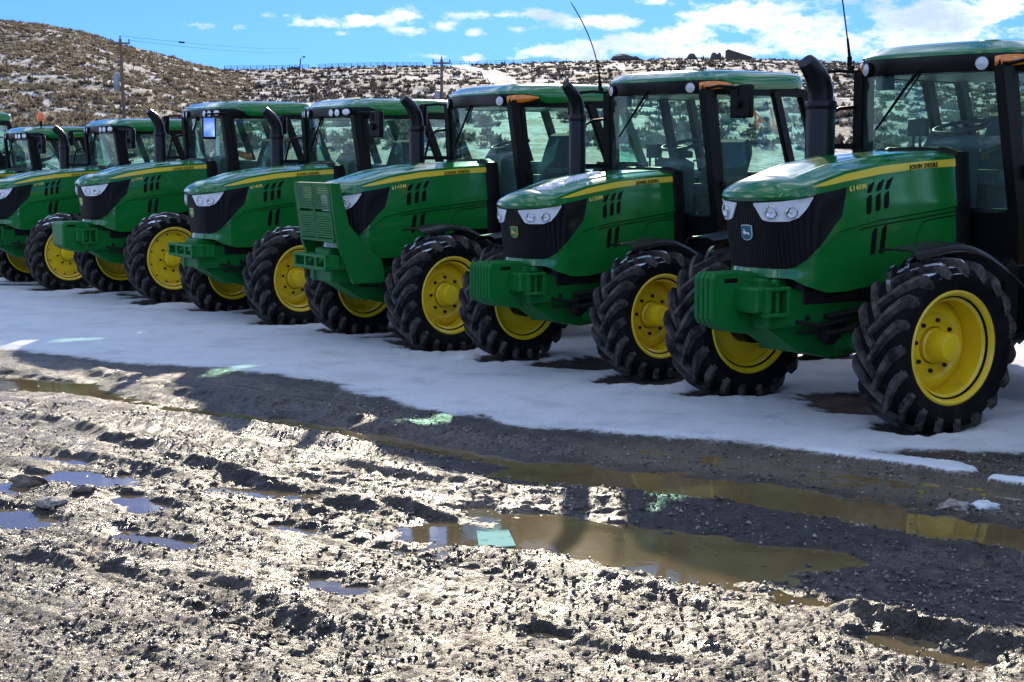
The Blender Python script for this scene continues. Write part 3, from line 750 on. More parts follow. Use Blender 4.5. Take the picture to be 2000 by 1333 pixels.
TR=[
 dict(X=4.95,Y=9.55,dz=0,yaw=35.5,sc=.05,zc=2.68,roof='two',model='6140M',wheel='deep',fender=1,front='weights4',label='next green tractor of the row, parked just past the right edge of the picture'),
 dict(X=2.33,Y=11.95,dz=0,yaw=35.37,sc=.08,zc=2.665,roof='two',model='6140M',wheel='deep',fender=1,front='weights4',steer=-5,exr=.115,bluebadge=1,antenna=(.20,.05,.95),spin=.05,label='rightmost, nearest green tractor with a blue badge on its grille and four nose weights'),
 dict(X=.51,Y=14.17,dz=.05,yaw=40.44,sc=-.04,zc=2.83,roof='two',model='6120M',wheel='deep',fender=1,front='weights7',steer=-5,antenna=(.16,.22,.63),spin=.12,label='green tractor with seven ribbed nose weights and crusty snow on its bonnet'),
 dict(X=-1.37,Y=16.58,dz=-.01,yaw=31.73,sc=.03,zc=2.665,roof='two',model='6140M',wheel='mid',fender=1,front='guard',steer=8,spin=.2,mirror=0,label='green tractor with a tall slatted green guard standing in front of its grille'),
 dict(X=-3.28,Y=19.14,dz=-.04,yaw=34.13,sc=.02,zc=2.66,roof='six',model='6140R',wheel='mid',front='bracket',steer=8,spin=.02,label='green tractor with an empty open bracket on its nose, left of the slatted guard'),
 dict(X=-5.27,Y=21.46,dz=.06,yaw=35.44,sc=-.01,zc=2.685,roof='six',model='6170R',wheel='flat',front='block',steer=7,spin=.3,mirror_yaw=-1.97,mirror_w=.095,mirror_pitch=.16,mirror_at=(-.92,.68,2.31),label='green tractor with one smooth block weight on its nose and a bright sky-reflecting mirror'),
 dict(X=-7.29,Y=23.75,dz=0,yaw=35.25,sc=-.04,zc=2.635,roof='six',model='6140R',wheel='flat',front='block',steer=7,spin=.4,label='green tractor left of the single block weight, its nose cut off by the left edge'),
 dict(X=-9.35,Y=26.2,dz=-.05,yaw=35.3,sc=-.05,zc=2.635,roof='six',model='6140R',wheel='flat',front='block',steer=5,beacon=1,label='green tractor with an orange beacon on its roof, far left of the row'),
 dict(X=-11.95,Y=28.7,dz=.08,yaw=35.3,sc=.01,zc=2.67,roof='six',model='6140R',wheel='flat',front='bracket',steer=5,label='farthest green tractor, only a corner of its cab showing at the left edge'),
]
ROOT=[]
for P in TR: ROOT.append(make_tractor(P))
def child(root,name):
    return [o for o in root.children if o.name.split('.')[0]==name][0]

# things resting on or in the tractors
def on_tractor(i,mb,name,mats,label,cat,**k):
    o=mb.build(name,mats,None,**k); r=ROOT[i][0]
    Mx=Matrix.Translation(r.location)@r.rotation_euler.to_matrix().to_4x4()@Matrix.Scale(r.scale[0],4)
    o.data.transform(Mx); c=sum((v.co for v in o.data.vertices),Vector())/len(o.data.vertices)
    o.data.transform(Matrix.Translation(-c)); o.location=c
    return tag(o,label,cat)
# snow on the bonnet of the 7-weight tractor
A=[];B=[]
for a in np.linspace(0,1,46):
    x=.50-.85*a; r=[];r2=[]
    w=math.sin(PI*min(1,max(0,a)))**.45; wob=.08*math.sin(a*37)+.05*math.sin(a*83+1)+.04*math.sin(a*140)
    t0=.86-.52*w*(1-.45*a)+wob; t1=1.0-.0*w
    for b in np.linspace(0,1,16):
        t=min(.995,t0+(t1-t0)*b); h=.016*(math.sin(PI*b)**.4 if 0<b<1 else 0)*(1+.5*math.sin(a*61+b*13))*(1 if b<.95 else .6)
        r.append(top(uox(x),t,.002+h)); r2.append(top(uox(x),t,-.006))
    A.append(r);B.append(r2)
mb=MB(); mb.slab(A,B); on_tractor(2,mb,'snow_patch',M['snow'],'crusty patch of snow melting on the sloping green bonnet above the seven ribbed weights','snow patch',ang=70)
# orange 14 on the rear window
V,F,w=text_mesh('14',.30,-.004); T2=ROOT[2][2]
mb=MB(); mb.add([(-2.50-.0-(2.30-(2.24+ty))*.0+ .0, .43-tx*1.15, 2.27+ty) for tx,ty,tz in V],F)
_zb,_zt=1.84,ROOT[2][2]-.03
mb.v=[(-2.74+(z-_zb)/(_zt-_zb)*.28+.012,y,z) for x,y,z in mb.v]
_n=len(mb.v); mb.v+= [(x+.002,y,z) for x,y,z in mb.v]; 
wn=mb.build('window_number',M['number'],ROOT[2][0],recalc=False,sm=False)
mb=MB(); mb.box(-1.212,-1.206,.27,.38,1.93,2.20,.001); on_tractor(5,mb,'paper_notice',M['paper'],'pale paper sheet taped inside the windscreen of the tractor with the block weight','paper')
mb=MB(); 
for q in range(5): mb.box(-1.63-.03*q,-1.54-.03*q,.14+.02*q,.24+.02*q,1.93-.015*q,2.0-.012*q,.025)
on_tractor(5,mb,'warning_triangle_bag',M['orange'],'small crumpled orange bundle lying in the cab behind the bright mirror','bundle',ang=60)

# ------------------------------------------------------------------ ground
def hsh(ix,iy,seed):
    n=(ix.astype(np.int64)*374761393+iy.astype(np.int64)*668265263+seed*1274126177)&0xffffffff
    n=((n^(n>>13))*1274126177)&0xffffffff; n=n^(n>>16); return (n&0xffff)/65535.0
def perlin(x,y,seed=0):
    xi=np.floor(x);yi=np.floor(y);fx=x-xi;fy=y-yi; u=fx*fx*fx*(fx*(fx*6-15)+10); v=fy*fy*fy*(fy*(fy*6-15)+10)
    def g(a,b,dx,dy):
        t=hsh(xi+a,yi+b,seed)*2*PI; return np.cos(t)*dx+np.sin(t)*dy
    a=g(0,0,fx,fy);b=g(1,0,fx-1,fy);c=g(0,1,fx,fy-1);d=g(1,1,fx-1,fy-1)
    return 1.5*((a+(b-a)*u)+((c+(d-c)*u)-(a+(b-a)*u))*v)
def fbm(x,y,o=4,seed=0,g=.5):
    s=0;a=1;t=0
    for k in range(o): s=s+a*perlin(x*2**k,y*2**k,seed+k); t+=a; a*=g
    return s/t
def dpoly(X,Y,pts):
    d=np.full(X.shape,1e9)
    for (ax,ay),(bx,by) in zip(pts[:-1],pts[1:]):
        vx,vy=bx-ax,by-ay; t=np.clip(((X-ax)*vx+(Y-ay)*vy)/(vx*vx+vy*vy+1e-9),0,1); d=np.minimum(d,np.hypot(X-ax-t*vx,Y-ay-t*vy))
    return d
W1=[(-7.5,15.4),(-4.54,13.66),(-3.91,13.35),(-2.74,12.29),(-1.35,11.23),(-0.35,10.34),(0.79,9.42),(1.52,9.05),(2.24,8.33),(2.67,7.93),(4.5,6.5)]
RUTS=[([(-5.5,14.1),(-4.54,13.66),(-3.91,13.40)],.34,.085),(W1,.13,.062),([(-1.75,11.6),(-.9,10.85)],.16,.06),([(.2,9.75),(.79,9.42),(1.52,9.05),(2.24,8.33),(3.2,7.6)],.30,.075),
 ([(-.40,8.14),(-.33,8.1),(.14,8.04),(.64,7.62),(1.04,7.33)],.24,.10),([(-.15,8.62),(.17,8.45),(.34,8.33)],.16,.075),([(.2,8.25),(.75,8.0),(1.01,7.93),(1.3,7.72),(1.53,7.57)],.20,.08),
 ([(-1.74,9.27),(-1.24,9.02)],.13,.085),([(1.53,6.28),(1.82,5.95)],.09,.07),([(-3.07,9.27),(-2.85,9.66),(-2.49,9.42)],.17,.085),([(-2.26,8.98),(-2.05,8.71)],.12,.08),([(-2.04,8.10),(-1.75,7.88)],.12,.08),
 ([(-1.27,8.22),(-1.09,8.13)],.08,.07),([(-.92,7.14),(-.71,7.05)],.10,.07),([(.13,6.35),(.23,6.28)],.06,.06),([(1.22,6.97),(1.47,6.80)],.10,.07),([(-3.2,10.3),(-2.9,10.1)],.10,.07),([(-3.0,8.7),(-2.6,8.35)],.14,.07)]
RIDG=[([(-3.75,14.12),(-2.56,12.83),(-1.8,12.29),(-.74,11.13),(0,10.53),(1,9.98),(1.74,9.42),(2.05,8.71),(2.82,8.39),(4,7.6)],.10,.055),
 ([(-5.5,13.2),(-4.01,12.04),(-2.92,10.92),(-1.99,9.9),(-1.14,8.98),(-.7,8.71),(-.29,8.52)],.075,.06),([(.16,7.77),(.62,7.33),(1.03,7.23),(1.57,6.64),(2.06,6.07),(2.8,5.3)],.07,.065),
 ([(0,9.9),(.61,9.05),(1.45,8.65),(2.11,7.82),(2.53,7.52),(3.5,6.9)],.16,.05),([(-4.6,14.0),(-3.17,12.69),(-1.46,10.92),(-.32,9.5),(0,8.52)],.12,.045),([(-2.4,7.57),(-1.73,7.33),(-1.18,6.97),(-.69,6.57)],.10,.04),([(0,6.57),(.42,6.14),(.97,5.69)],.05,.03),([(-3.5,13.4),(-4.8,14.5)],.1,.04)]
SEDGE=[(-14,21.5),(-9,18.3),(-5.55,15.78),(-5.15,15.53),(-4.42,15.13),(-3.68,14.57),(-2.86,14.33),(-2.2,13.79),(-1.69,13.35),(-1.27,12.69),(-.5,11.61),(0,11.17),(.54,10.88),(1.07,10.68),(1.51,10.49),(2.05,10.19),(3.39,10.12),(3.86,10.04),(9,9.6)]
def axis_lines(segs):
    out=[segs[0][0]]
    for a,b,n in segs: out+=list(np.linspace(a,b,n+1)[1:])
    return np.array(out)
gx=np.concatenate([-np.geomspace(1500,7.2,26),axis_lines([(-7,-3,90),(-3,3.2,310),(3.2,6,60)]),np.geomspace(6.3,1500,26)])
gy=np.concatenate([-np.geomspace(400,2,10),axis_lines([(0,5.2,26),(5.2,10,330),(10,16,190),(16,32,110)]),np.geomspace(33,1600,24)])
X,Y=np.meshgrid(gx,gy); 
sx=np.array([p[0] for p in SEDGE]);sy=np.array([p[1] for p in SEDGE])
edge_side=Y-np.interp(X,sx,sy)                                   # >0: towards the tractors
de=np.where(edge_side>0,1,-1)*dpoly(X,Y,SEDGE)
n1=fbm(X*1.3,Y*1.3,4,3); n2=fbm(X*.5,Y*.5,3,11)
# along-rut coordinates
d1=(.77,-.635); s_=X*d1[0]+Y*d1[1]; t_=-X*d1[1]*-1*-1; t_=X*.635+Y*.77
aniso=fbm(s_*3.0,t_*9.0,4,21)
snow=ss(-.12,.20,de+.35*n1*.7+.25*aniso*.5)
# bare mud melted round the wheels
bare=np.zeros_like(X); wheelz=np.zeros_like(X)
for r,_,_ in ROOT:
    q=r.rotation_euler.z; sc=r.scale[0]
    for lx,ly,wd in((-.17,.95,1),(-.17,-.95,1),(-2.78,.92,1.2),(-2.78,-.92,1.2)):
        lx*=sc;ly*=sc
        wx_=r.location.x+math.cos(q)*lx-math.sin(q)*ly; wy_=r.location.y+math.sin(q)*lx+math.cos(q)*ly
        ca,sa=math.cos(q),math.sin(q); u=(X-wx_)*ca+(Y-wy_)*sa; v=-(X-wx_)*sa+(Y-wy_)*ca
        e=np.sqrt(((u-.05)/(.50*wd))**2+(v/.32)**2)+.55*n1+.30*aniso
        bare=np.maximum(bare,ss(1.1,.75,e))
    u=(X-r.location.x)*math.cos(q)+(Y-r.location.y)*math.sin(q); v=-(X-r.location.x)*math.sin(q)+(Y-r.location.y)*math.cos(q)
    e=np.sqrt(((u+.55)/.85)**2+(v/.8)**2)+.9*fbm(X*1.1,Y*2.0,4,91)
    bare=np.maximum(bare,.9*ss(.75,.55,e))
snow=snow*(1-bare)
for pts,w in(([(2.07,10.30),(2.43,10.03),(2.82,9.69)],.12),([(3.01,9.34),(3.3,9.2)],.10)):
    snow=np.maximum(snow,ss(1.25,.7,(dpoly(X,Y,pts)/w)+.5*n1+.3*aniso))
# heights
mudzone=ss(.25,-.25,de)*ss(32,20,Y)
lump=fbm(s_*7,t_*11,4,31,.6); fine=fbm(s_*22,t_*30,3,41,.6)
vf=fbm(s_*48,t_*60,2,43)
h=.010*n2+.011*mudzone*lump*(.7+.8*np.clip(n2,-.6,1))+.013*mudzone*np.abs(fine)*1.3+.007*mudzone*vf*ss(14,9,Y)
h+=mudzone*(.020*np.abs(fbm(s_*1.1,t_*7.5,3,47))+.032*fbm(s_*.16+.12*n1,t_*4.6,3,48)-.006)
wobx=X+.10*fbm(X*3.5,Y*5,4,51); woby=Y+.14*fbm(X*3.5,Y*5,4,57)
ridge=np.zeros_like(X); 
rl=fbm(X*3.2,Y*3.2,3,87)
for pts,w,a in RIDG:
    k=np.exp(-(dpoly(wobx,woby,pts)/w)**2); ridge=np.maximum(ridge,k*a/.06); h+=.8*a*k*(.95+.28*np.clip(rl*1.6,-1,1)+.30*np.clip(lump,-.6,.9))
TRACKS=[([(-6.5,13.4),(-4.6,11.75),(-2.6,9.75),(-.9,8.15),(.6,6.75),(1.9,5.2)],.17),([(-5,10.8),(-3.5,9.1),(-1.8,7.3),(-.2,5.4)],.17),([(-4.5,12.6),(-2.2,10.75),(-.6,9.25),(.9,8.55),(2.6,7.2),(4,6)],.18),([(-1.0,8.6),(.8,7.15),(2.4,5.4)],.15)]
for pts,w in TRACKS:
    dv=dpoly(X+.03*fbm(X*2,Y*2,2,53),Y,pts); k=np.exp(-(dv/w)**6)*mudzone; bars=np.sin(2*PI*(s_/.15+dv*4.2)); wear=np.clip(.6+1.6*fbm(X*1.4,Y*1.4,3,55),0,1)
    h+=k*wear*(-.020+.009*np.clip(bars*1.8,-1,1))+.016*np.exp(-((dv-w*1.25)/.05)**2)*mudzone*wear
for pts,w,a in RUTS:
    k=np.exp(-(dpoly(wobx,woby,pts)/(w*1.30))**2.6); h=h*(1-k)+k*(-.034-.012-.09*max(0,w-.1)+.030*lump+.020*n1+.014*fine)
WATER=-.034
far=ss(22,40,Y)
h=h*(1-.5*snow)+.030*snow*(1+.35*fbm(X*.8,Y*.8,3,61))+.008*snow*fbm(X*5,Y*5,4,63,.6)+.004*snow*fbm(s_*16,t_*22,3,65)-.02*bare*(1-.6*lump)
h=h*(1-far)-.02*ss(18,26,Y)*(X<-2)
for r,_,_ in ROOT:
    q=r.rotation_euler.z; sc=r.scale[0]; zg=r.location.z+(.56-.60)*sc
    for lx,ly in((-.17,.95),(-.17,-.95),(-2.78,.92),(-2.78,-.92)):
        lx*=sc;ly*=sc; wx_=r.location.x+math.cos(q)*lx-math.sin(q)*ly; wy_=r.location.y+math.sin(q)*lx+math.cos(q)*ly
        rd=np.hypot(X-wx_,Y-wy_); k=np.exp(-(rd/.42)**2); h=h*(1-k)+(zg+.028+.014*lump)*k+.035*np.exp(-((rd-.46)/.13)**2)*np.clip(.5+1.2*n1+.5*lump,0,1)
# slush: grey-white half-melted snow strewn over the mud
sn1=fbm(s_*1.0,t_*2.6,4,71); sn2=fbm(s_*9,t_*14,3,73)
band=lambda pts,w: np.exp(-(dpoly(wobx,woby,pts)/w)**4)
slush=band([(-6.5,14.6),(-4.4,13.0),(-2.9,11.75),(-1.3,10.1),(-.35,9.0),(.05,8.6)],.50)*(.62+.9*sn1+.6*sn2)
slush=np.maximum(slush,band([(-2.9,8.2),(-2.4,7.75),(-1.7,7.38),(-1.2,7.05),(-.65,6.6)],.13)*(.9+.8*sn2))
slush=np.maximum(slush,ss(-.9,.9,X+.35*(7.5-Y)*-1)*ss(8.1,7.2,Y)*(.22+.9*sn1+.8*sn2))
slush=np.maximum(slush,ss(.10,.45,sn1+.55*sn2+.25*ridge-.22)*.7)
slush=np.clip(slush*(1-.7*ss(7.6,6.2,Y)*ss(-.2,-1.4,X)),0,1)*mudzone
slush=np.maximum(slush,.75*np.exp(-((de+.45)/.40)**2)*ss(-.3,.3,aniso+.2)*mudzone)
film=np.exp(-(dpoly(wobx,woby,[(.9,10.3),(1.99,9.75),(2.6,9.2),(3.4,8.5)])/.52)**4)
fk=.9*film*(1-ss(.1,.4,snow)); h=h*(1-fk)+fk*(WATER-.002+.010*fbm(s_*1.5,t_*4,3,99)+.006*lump)
def grid_obj(name,X,Y,Z,mat,attrs,parent=None):
    n,m=X.shape; co=np.stack([X,Y,Z],-1).reshape(-1,3)
    me=bpy.data.meshes.new(name); i=np.arange(n-1)[:,None]*m+np.arange(m-1)[None,:]
    q=np.stack([i,i+1,i+m+1,i+m],-1).reshape(-1,4)
    me.vertices.add(len(co)); me.vertices.foreach_set('co',co.astype(np.float32).ravel())
    me.loops.add(q.size); me.loops.foreach_set('vertex_index',q.astype(np.int32).ravel())
    me.polygons.add(len(q)); me.polygons.foreach_set('loop_start',np.arange(0,q.size,4,dtype=np.int32)); me.polygons.foreach_set('loop_total',np.full(len(q),4,dtype=np.int32))
    me.update(calc_edges=True); me.validate()
    me.polygons.foreach_set('use_smooth',np.ones(len(q),dtype=bool))
    for k,v in attrs.items():
        a=me.attributes.new(k,'FLOAT','POINT'); a.data.foreach_set('value',v.astype(np.float32).ravel())
    me.materials.append(mat); me.update()
    return link(bpy.data.objects.new(name,me),parent)
def attr(nt,n):
    a=nt.nodes.new('ShaderNodeAttribute'); a.attribute_name=n; return a.outputs['Fac']
def ground_mat():
    m,nt,p=newmat('yard_ground'); v=objvec(nt)
    sn=attr(nt,'snow'); sl=attr(nt,'slush'); fi=attr(nt,'film')
    na=noise(nt,3.5,6,.65,v); nb=noise(nt,40,5,.7,v); nc=noise(nt,140,3,.65,v)
    nd=noise(nt,85,4,.75,v)
    mud=ramp(nt,na,[(.30,(.020,.0135,.0085)),(.52,(.047,.034,.023)),(.72,(.082,.063,.045))])
    mud=mix(nt,mapr(nt,nb,.36,.62),mix(nt,.70,mud,(.008,.006,.005)),mud)
    grit=mapr(nt,nc,.54,.66,0,.75); mud=mix(nt,grit,mud,(.19,.158,.122))
    sl2=math2(nt,'MULTIPLY',sl,mapr(nt,math2(nt,'ADD',math2(nt,'MULTIPLY',nb,.5),math2(nt,'MULTIPLY',nd,.5)),.44,.53),clamp=True)
    mud=mix(nt,math2(nt,'MULTIPLY',sl2,.9),mud,mix(nt,mapr(nt,nc,.4,.6),(.18,.143,.10),(.49,.41,.305)))
    mud=mix(nt,mapr(nt,nd,.40,.34,0,.85),mud,(.012,.009,.007))
    mud=mix(nt,math2(nt,'MULTIPLY',fi,.65),mud,mix(nt,na,(.10,.08,.05),(.20,.17,.12)))
    sc=ramp(nt,noise(nt,2.2,6,.65,v),[(.30,(.62,.66,.70)),(.48,(.80,.84,.88)),(.8,(.86,.90,.94))])
    # dirt flecks on the snow
    fl=mapr(nt,noise(nt,34,4,.75,v),.64,.72); sc=mix(nt,fl,sc,(.20,.17,.14)); sc=mix(nt,mapr(nt,noise(nt,.9,5,.65,v),.52,.74,0,.40),sc,(.40,.38,.36))
    st=mapr(nt,sn,.35,.95); sc=mix(nt,st,mix(nt,.65,sc,(.22,.20,.18)),sc)
    e=math2(nt,'ADD',math2(nt,'ADD',sn,math2(nt,'MULTIPLY',math2(nt,'SUBTRACT',nb,.5),.9)),math2(nt,'MULTIPLY',math2(nt,'SUBTRACT',noise(nt,9,5,.7,v),.5),.9))
    sm=mapr(nt,e,.34,.72,0,1,True)
    nt.links.new(mix(nt,sm,mud,sc),p.inputs['Base Color'])
    r=math2(nt,'ADD',math2(nt,'MULTIPLY',math2(nt,'MULTIPLY',mapr(nt,na,.35,.65,.26,.6),math2(nt,'SUBTRACT',1,math2(nt,'MULTIPLY',fi,.65))),math2(nt,'SUBTRACT',1,sm)),math2(nt,'MULTIPLY',.55,sm))
    nt.links.new(r,p.inputs['Roughness'])
    p.inputs['Specular IOR Level'].default_value=.5
    hh=math2(nt,'ADD',math2(nt,'ADD',math2(nt,'MULTIPLY',nb,1.0),math2(nt,'MULTIPLY',nd,.8)),math2(nt,'MULTIPLY',nc,.4)); k=math2(nt,'MULTIPLY',hh,math2(nt,'SUBTRACT',1,math2(nt,'MULTIPLY',sm,.5)))
    k=math2(nt,'MULTIPLY',k,math2(nt,'SUBTRACT',1,math2(nt,'MULTIPLY',fi,.7)))
    b1=bump(nt,k,1.0,.045,p)
    return m
g=grid_obj('ground',X,Y,h,ground_mat(),dict(snow=snow,slush=slush,film=film)); tag(g,kind='structure')
# muddy water: one level sheet that shows wherever the ground dips below it
def water_mat():
    m,nt,p=newmat('muddy_water'); v=objvec(nt)
    nt.links.new(ramp(nt,noise(nt,1.2,4,.6,v),[(.3,(.105,.076,.036)),(.7,(.20,.145,.070))]),p.inputs['Base Color'])
    p.inputs['Roughness'].default_value=.04; p.inputs['IOR'].default_value=1.33; bump(nt,noise(nt,6,3,.5,v),.03,.02,p); return m
wx,wy=np.meshgrid(np.linspace(-7,5,25),np.linspace(3,15.2,25)); keep=None
w=grid_obj('water',wx,wy,np.full(wx.shape,WATER)+0*wx,water_mat(),{}); tag(w,kind='structure')

def ground_at(x,y):
    j=np.searchsorted(gx,x)-1;i=np.searchsorted(gy,y)-1; return float(h[i,j])
def gravel(n,seed):
    rs=np.random.default_rng(seed); y=rs.uniform(5.3**.6,12.5**.6,n*2)**(1/.6); x=rs.uniform(-1,1,n*2)*y*.345
    j=np.clip(np.searchsorted(gx,x)-1,0,len(gx)-2); i=np.clip(np.searchsorted(gy,y)-1,0,len(gy)-2); z=h[i,j]; ok=(z>WATER+.002)&(snow[i,j]<.3)&(mudzone[i,j]>.6)&(fbm(x*1.2,y*1.2,3,77)+rs.uniform(-.4,.4,n*2)>-.05)
    x,y,z=x[ok][:n],y[ok][:n],z[ok][:n]; n=len(x); r=.0045+.013*rs.random(n)**4
    d=np.array([(1,0,0),(0,1,0),(-1,0,0),(0,-1,0),(0,0,.75),(0,0,-.5)]); V=d[None]*rs.uniform(.6,1.3,(n,6,1))+rs.uniform(-.22,.22,(n,6,3)); a=rs.uniform(0,6.3,n); c,sn_=np.cos(a)[:,None],np.sin(a)[:,None]
    V=np.stack([V[:,:,0]*c-V[:,:,1]*sn_,V[:,:,0]*sn_+V[:,:,1]*c,V[:,:,2]],-1)*r[:,None,None]+np.stack([x,y,z+r*.3],-1)[:,None,:]
    T=np.array([(0,1,4),(1,2,4),(2,3,4),(3,0,4),(1,0,5),(2,1,5),(3,2,5),(0,3,5)]); Fc=(T[None]+(np.arange(n)*6)[:,None,None]).reshape(-1,3)
    me=bpy.data.meshes.new('gravel'); me.vertices.add(n*6); me.vertices.foreach_set('co',V.astype(np.float32).ravel()); me.loops.add(Fc.size); me.loops.foreach_set('vertex_index',Fc.astype(np.int32).ravel()); me.polygons.add(len(Fc)); me.polygons.foreach_set('loop_start',np.arange(0,Fc.size,3,dtype=np.int32)); me.polygons.foreach_set('loop_total',np.full(len(Fc),3,dtype=np.int32)); me.update(calc_edges=True)
    at=me.attributes.new('tone','FLOAT','POINT'); at.data.foreach_set('value',np.repeat(rs.random(n),6).astype(np.float32))
    m,nt,p=newmat('wet_gravel'); nt.links.new(ramp(nt,attr(nt,'tone'),[(0,(.014,.011,.009)),(.45,(.07,.056,.044)),(1,(.30,.265,.22))]),p.inputs['Base Color']); p.inputs['Roughness'].default_value=.4
    me.materials.append(m); o=link(bpy.data.objects.new('gravel',me)); return tag(o,'loose wet gravel strewn over the muddy foreground','gravel',kind='stuff')
gravel(22000,5)
# clods of mud and lumps of ice
def clod(x,y,r,fl,mat,name,label,cat,seed,group=None):
    rs=np.random.default_rng(seed); bm=bmesh.new(); bmesh.ops.create_icosphere(bm,subdivisions=3,radius=1)
    off=rs.uniform(0,50,3)
    for q in bm.verts:
        c=q.co; f=1+.45*float(perlin(np.array([c.x*1.6+off[0]]),np.array([c.y*1.6+c.z*1.3+off[1]]),3)[0])+.2*float(perlin(np.array([c.x*4+off[0]]),np.array([c.y*4+c.z*3+off[2]]),5)[0])
        q.co=Vector((c.x*r*f*1.25,c.y*r*f,c.z*r*f*fl))
    me=bpy.data.meshes.new(name); bm.to_mesh(me); bm.free(); me.materials.append(mat)
    me.polygons.foreach_set('use_smooth',[True]*len(me.polygons))
    o=link(bpy.data.objects.new(name,me)); o.location=(x,y,max(ground_at(x,y),WATER)+r*fl*.35); o.rotation_euler=(0,0,rs.uniform(0,6))
    return tag(o,label,cat,group)
def earth():
    m,nt,p=newmat('wet_earth_clod'); v=objvec(nt); nt.links.new(ramp(nt,noise(nt,9,5,.7,v),[(.35,(.05,.036,.026)),(.65,(.14,.105,.08))]),p.inputs['Base Color']); p.inputs['Roughness'].default_value=.55; bump(nt,noise(nt,30,4,.6,v),.7,.02,p); return m
EM=earth()
def slush_mat():
    m,nt,p=newmat('dirty_slush'); v=objvec(nt); nt.links.new(ramp(nt,noise(nt,22,6,.75,v),[(.35,(.12,.10,.08)),(.55,(.42,.38,.32)),(.7,(.62,.60,.56))]),p.inputs['Base Color']); p.inputs['Roughness'].default_value=.6; bump(nt,noise(nt,40,5,.7,v),1,.03,p); return m
SL=slush_mat()
clod(-2.98,9.40,.085,.5,EM,'mud_clod','brown clod of earth in the bluish puddle at the left edge','clod',1)
clod(-2.52,9.02,.055,.5,EM,'mud_clod','smaller dark clod of earth right of the puddle clod','clod',2)
clod(-2.62,8.72,.075,.38,SL,'slush_lump','pale sunlit lump of slush just below the two earth clods','slush lump',3)
clod(2.53,8.74,.075,.4,SL,'ice_lump','white lump of ice on the dark ridge near the right edge','ice lump',4)
clod(2.72,8.78,.07,.35,M['snow'],'ice_lump','thin bright piece of ice right of the white ice lump','ice lump',5)
mb=MB(); sh=[(-.19,8.17),(-.02,8.20),(.02,7.86),(-.17,7.80)]; mb.prism(sh,WATER+.004,WATER+.010,'z')  # thin flat mint slab just above the water level
m_,nt,p=newmat('pale_mint'); p.inputs['Base Color'].default_value=(.50,.74,.62,1); p.inputs['Roughness'].default_value=1.0; p.inputs['Specular IOR Level'].default_value=0; v=objvec(nt); nt.links.new(ramp(nt,noise(nt,7,4,.6,v),[(.38,(.16,.27,.23)),(.5,(.34,.56,.47))]),p.inputs['Base Color'])
tag(mb.build('mint_patch',m_,None),'pale mint green flat patch in the brown puddle','scrap')

# ------------------------------------------------------------------ hills
F0=3038.78; HOR=302.9; CAMZ=1.98
def hill(name,px,D0,DC,na,nd,power,seed,mat,rough=.6):
    a=np.linspace((px[0][0]-1000)/F0,(px[-1][0]-1000)/F0,na); e=np.interp(a*F0+1000,[p[0] for p in px],[(HOR-p[1])/F0 for p in px])
    t=np.concatenate([np.linspace(0,1,nd),1+np.linspace(.03,.5,8)]); d=D0+(DC-D0)*t
    A,D=np.meshgrid(a,d); E=np.tile(e,(len(d),1)); zc=E*DC+CAMZ
    tt=(D-D0)/(DC-D0); prof=np.where(tt<=1,np.clip(tt,0,1)**power,1-.12*(tt-1)-.3*(tt-1)**2)
    Xh=A*D; Z=zc*prof+rough*np.sin(np.clip(tt,0,1)*PI)**.5*fbm(Xh*.06,D*.06,4,seed)*2.0-.3*(tt<=.001)
    return Xh,D,Z,A,tt
LEFT=[(-420,-30),(-120,20),(0,44),(60,50),(110,56),(135,62),(190,72),(250,92),(330,113),(400,133),(460,147),(520,166),(580,178),(640,190),(700,203),(780,225),(860,262),(930,300)]
RIGHT=[(-600,160),(0,150),(300,146),(440,141),(520,140),(640,137),(760,134),(880,133),(960,131),(1050,127),(1150,124),(1250,121),(1350,119),(1450,119),(1550,123),(1700,128),(1850,131),(2000,133),(2400,138),(2900,150)]
def hill_mat(name,soil1,soil2,snow_lo,snow_hi,scale,bright=.8):
    m,nt,p=newmat(name); v=objvec(nt); mp=nt.nodes.new('ShaderNodeMapping'); mp.inputs['Scale'].default_value=(1,.45,1); nt.links.new(v,mp.inputs['Vector']); v=mp.outputs['Vector']
    f=math2(nt,'ADD',math2(nt,'MULTIPLY',noise(nt,scale,6,.7,v),.7),math2(nt,'MULTIPLY',noise(nt,scale*.14,3,.5,v),.3))
    s=mapr(nt,f,snow_lo,snow_hi,0,1,True)
    so=mix(nt,noise(nt,scale*2.2,4,.7,v),soil1,soil2)
    nt.links.new(mix(nt,s,so,(bright,bright*1.0,bright*1.02)),p.inputs['Base Color']); p.inputs['Roughness'].default_value=.85; p.inputs['Specular IOR Level'].default_value=.2
    return m
HL=hill('hill',LEFT,75,330,150,110,1.05,5,None); HR=hill('hill',RIGHT,62,420,260,130,1.12,9,None,.8)
hm1=hill_mat('left_hill_ground',(.07,.055,.042),(.16,.13,.10),.46,.60,.9,.50); hm2=hill_mat('ridge_ground_shaded',(.06,.05,.042),(.15,.125,.105),.46,.58,.75,.40)  # the ridge's shade is put into its colour as dimmer snow
tag(grid_obj('hill',HL[0],HL[1],HL[2],hm1,{}),kind='structure'); tag(grid_obj('ridge',HR[0],HR[1],HR[2],hm2,{}),kind='structure')
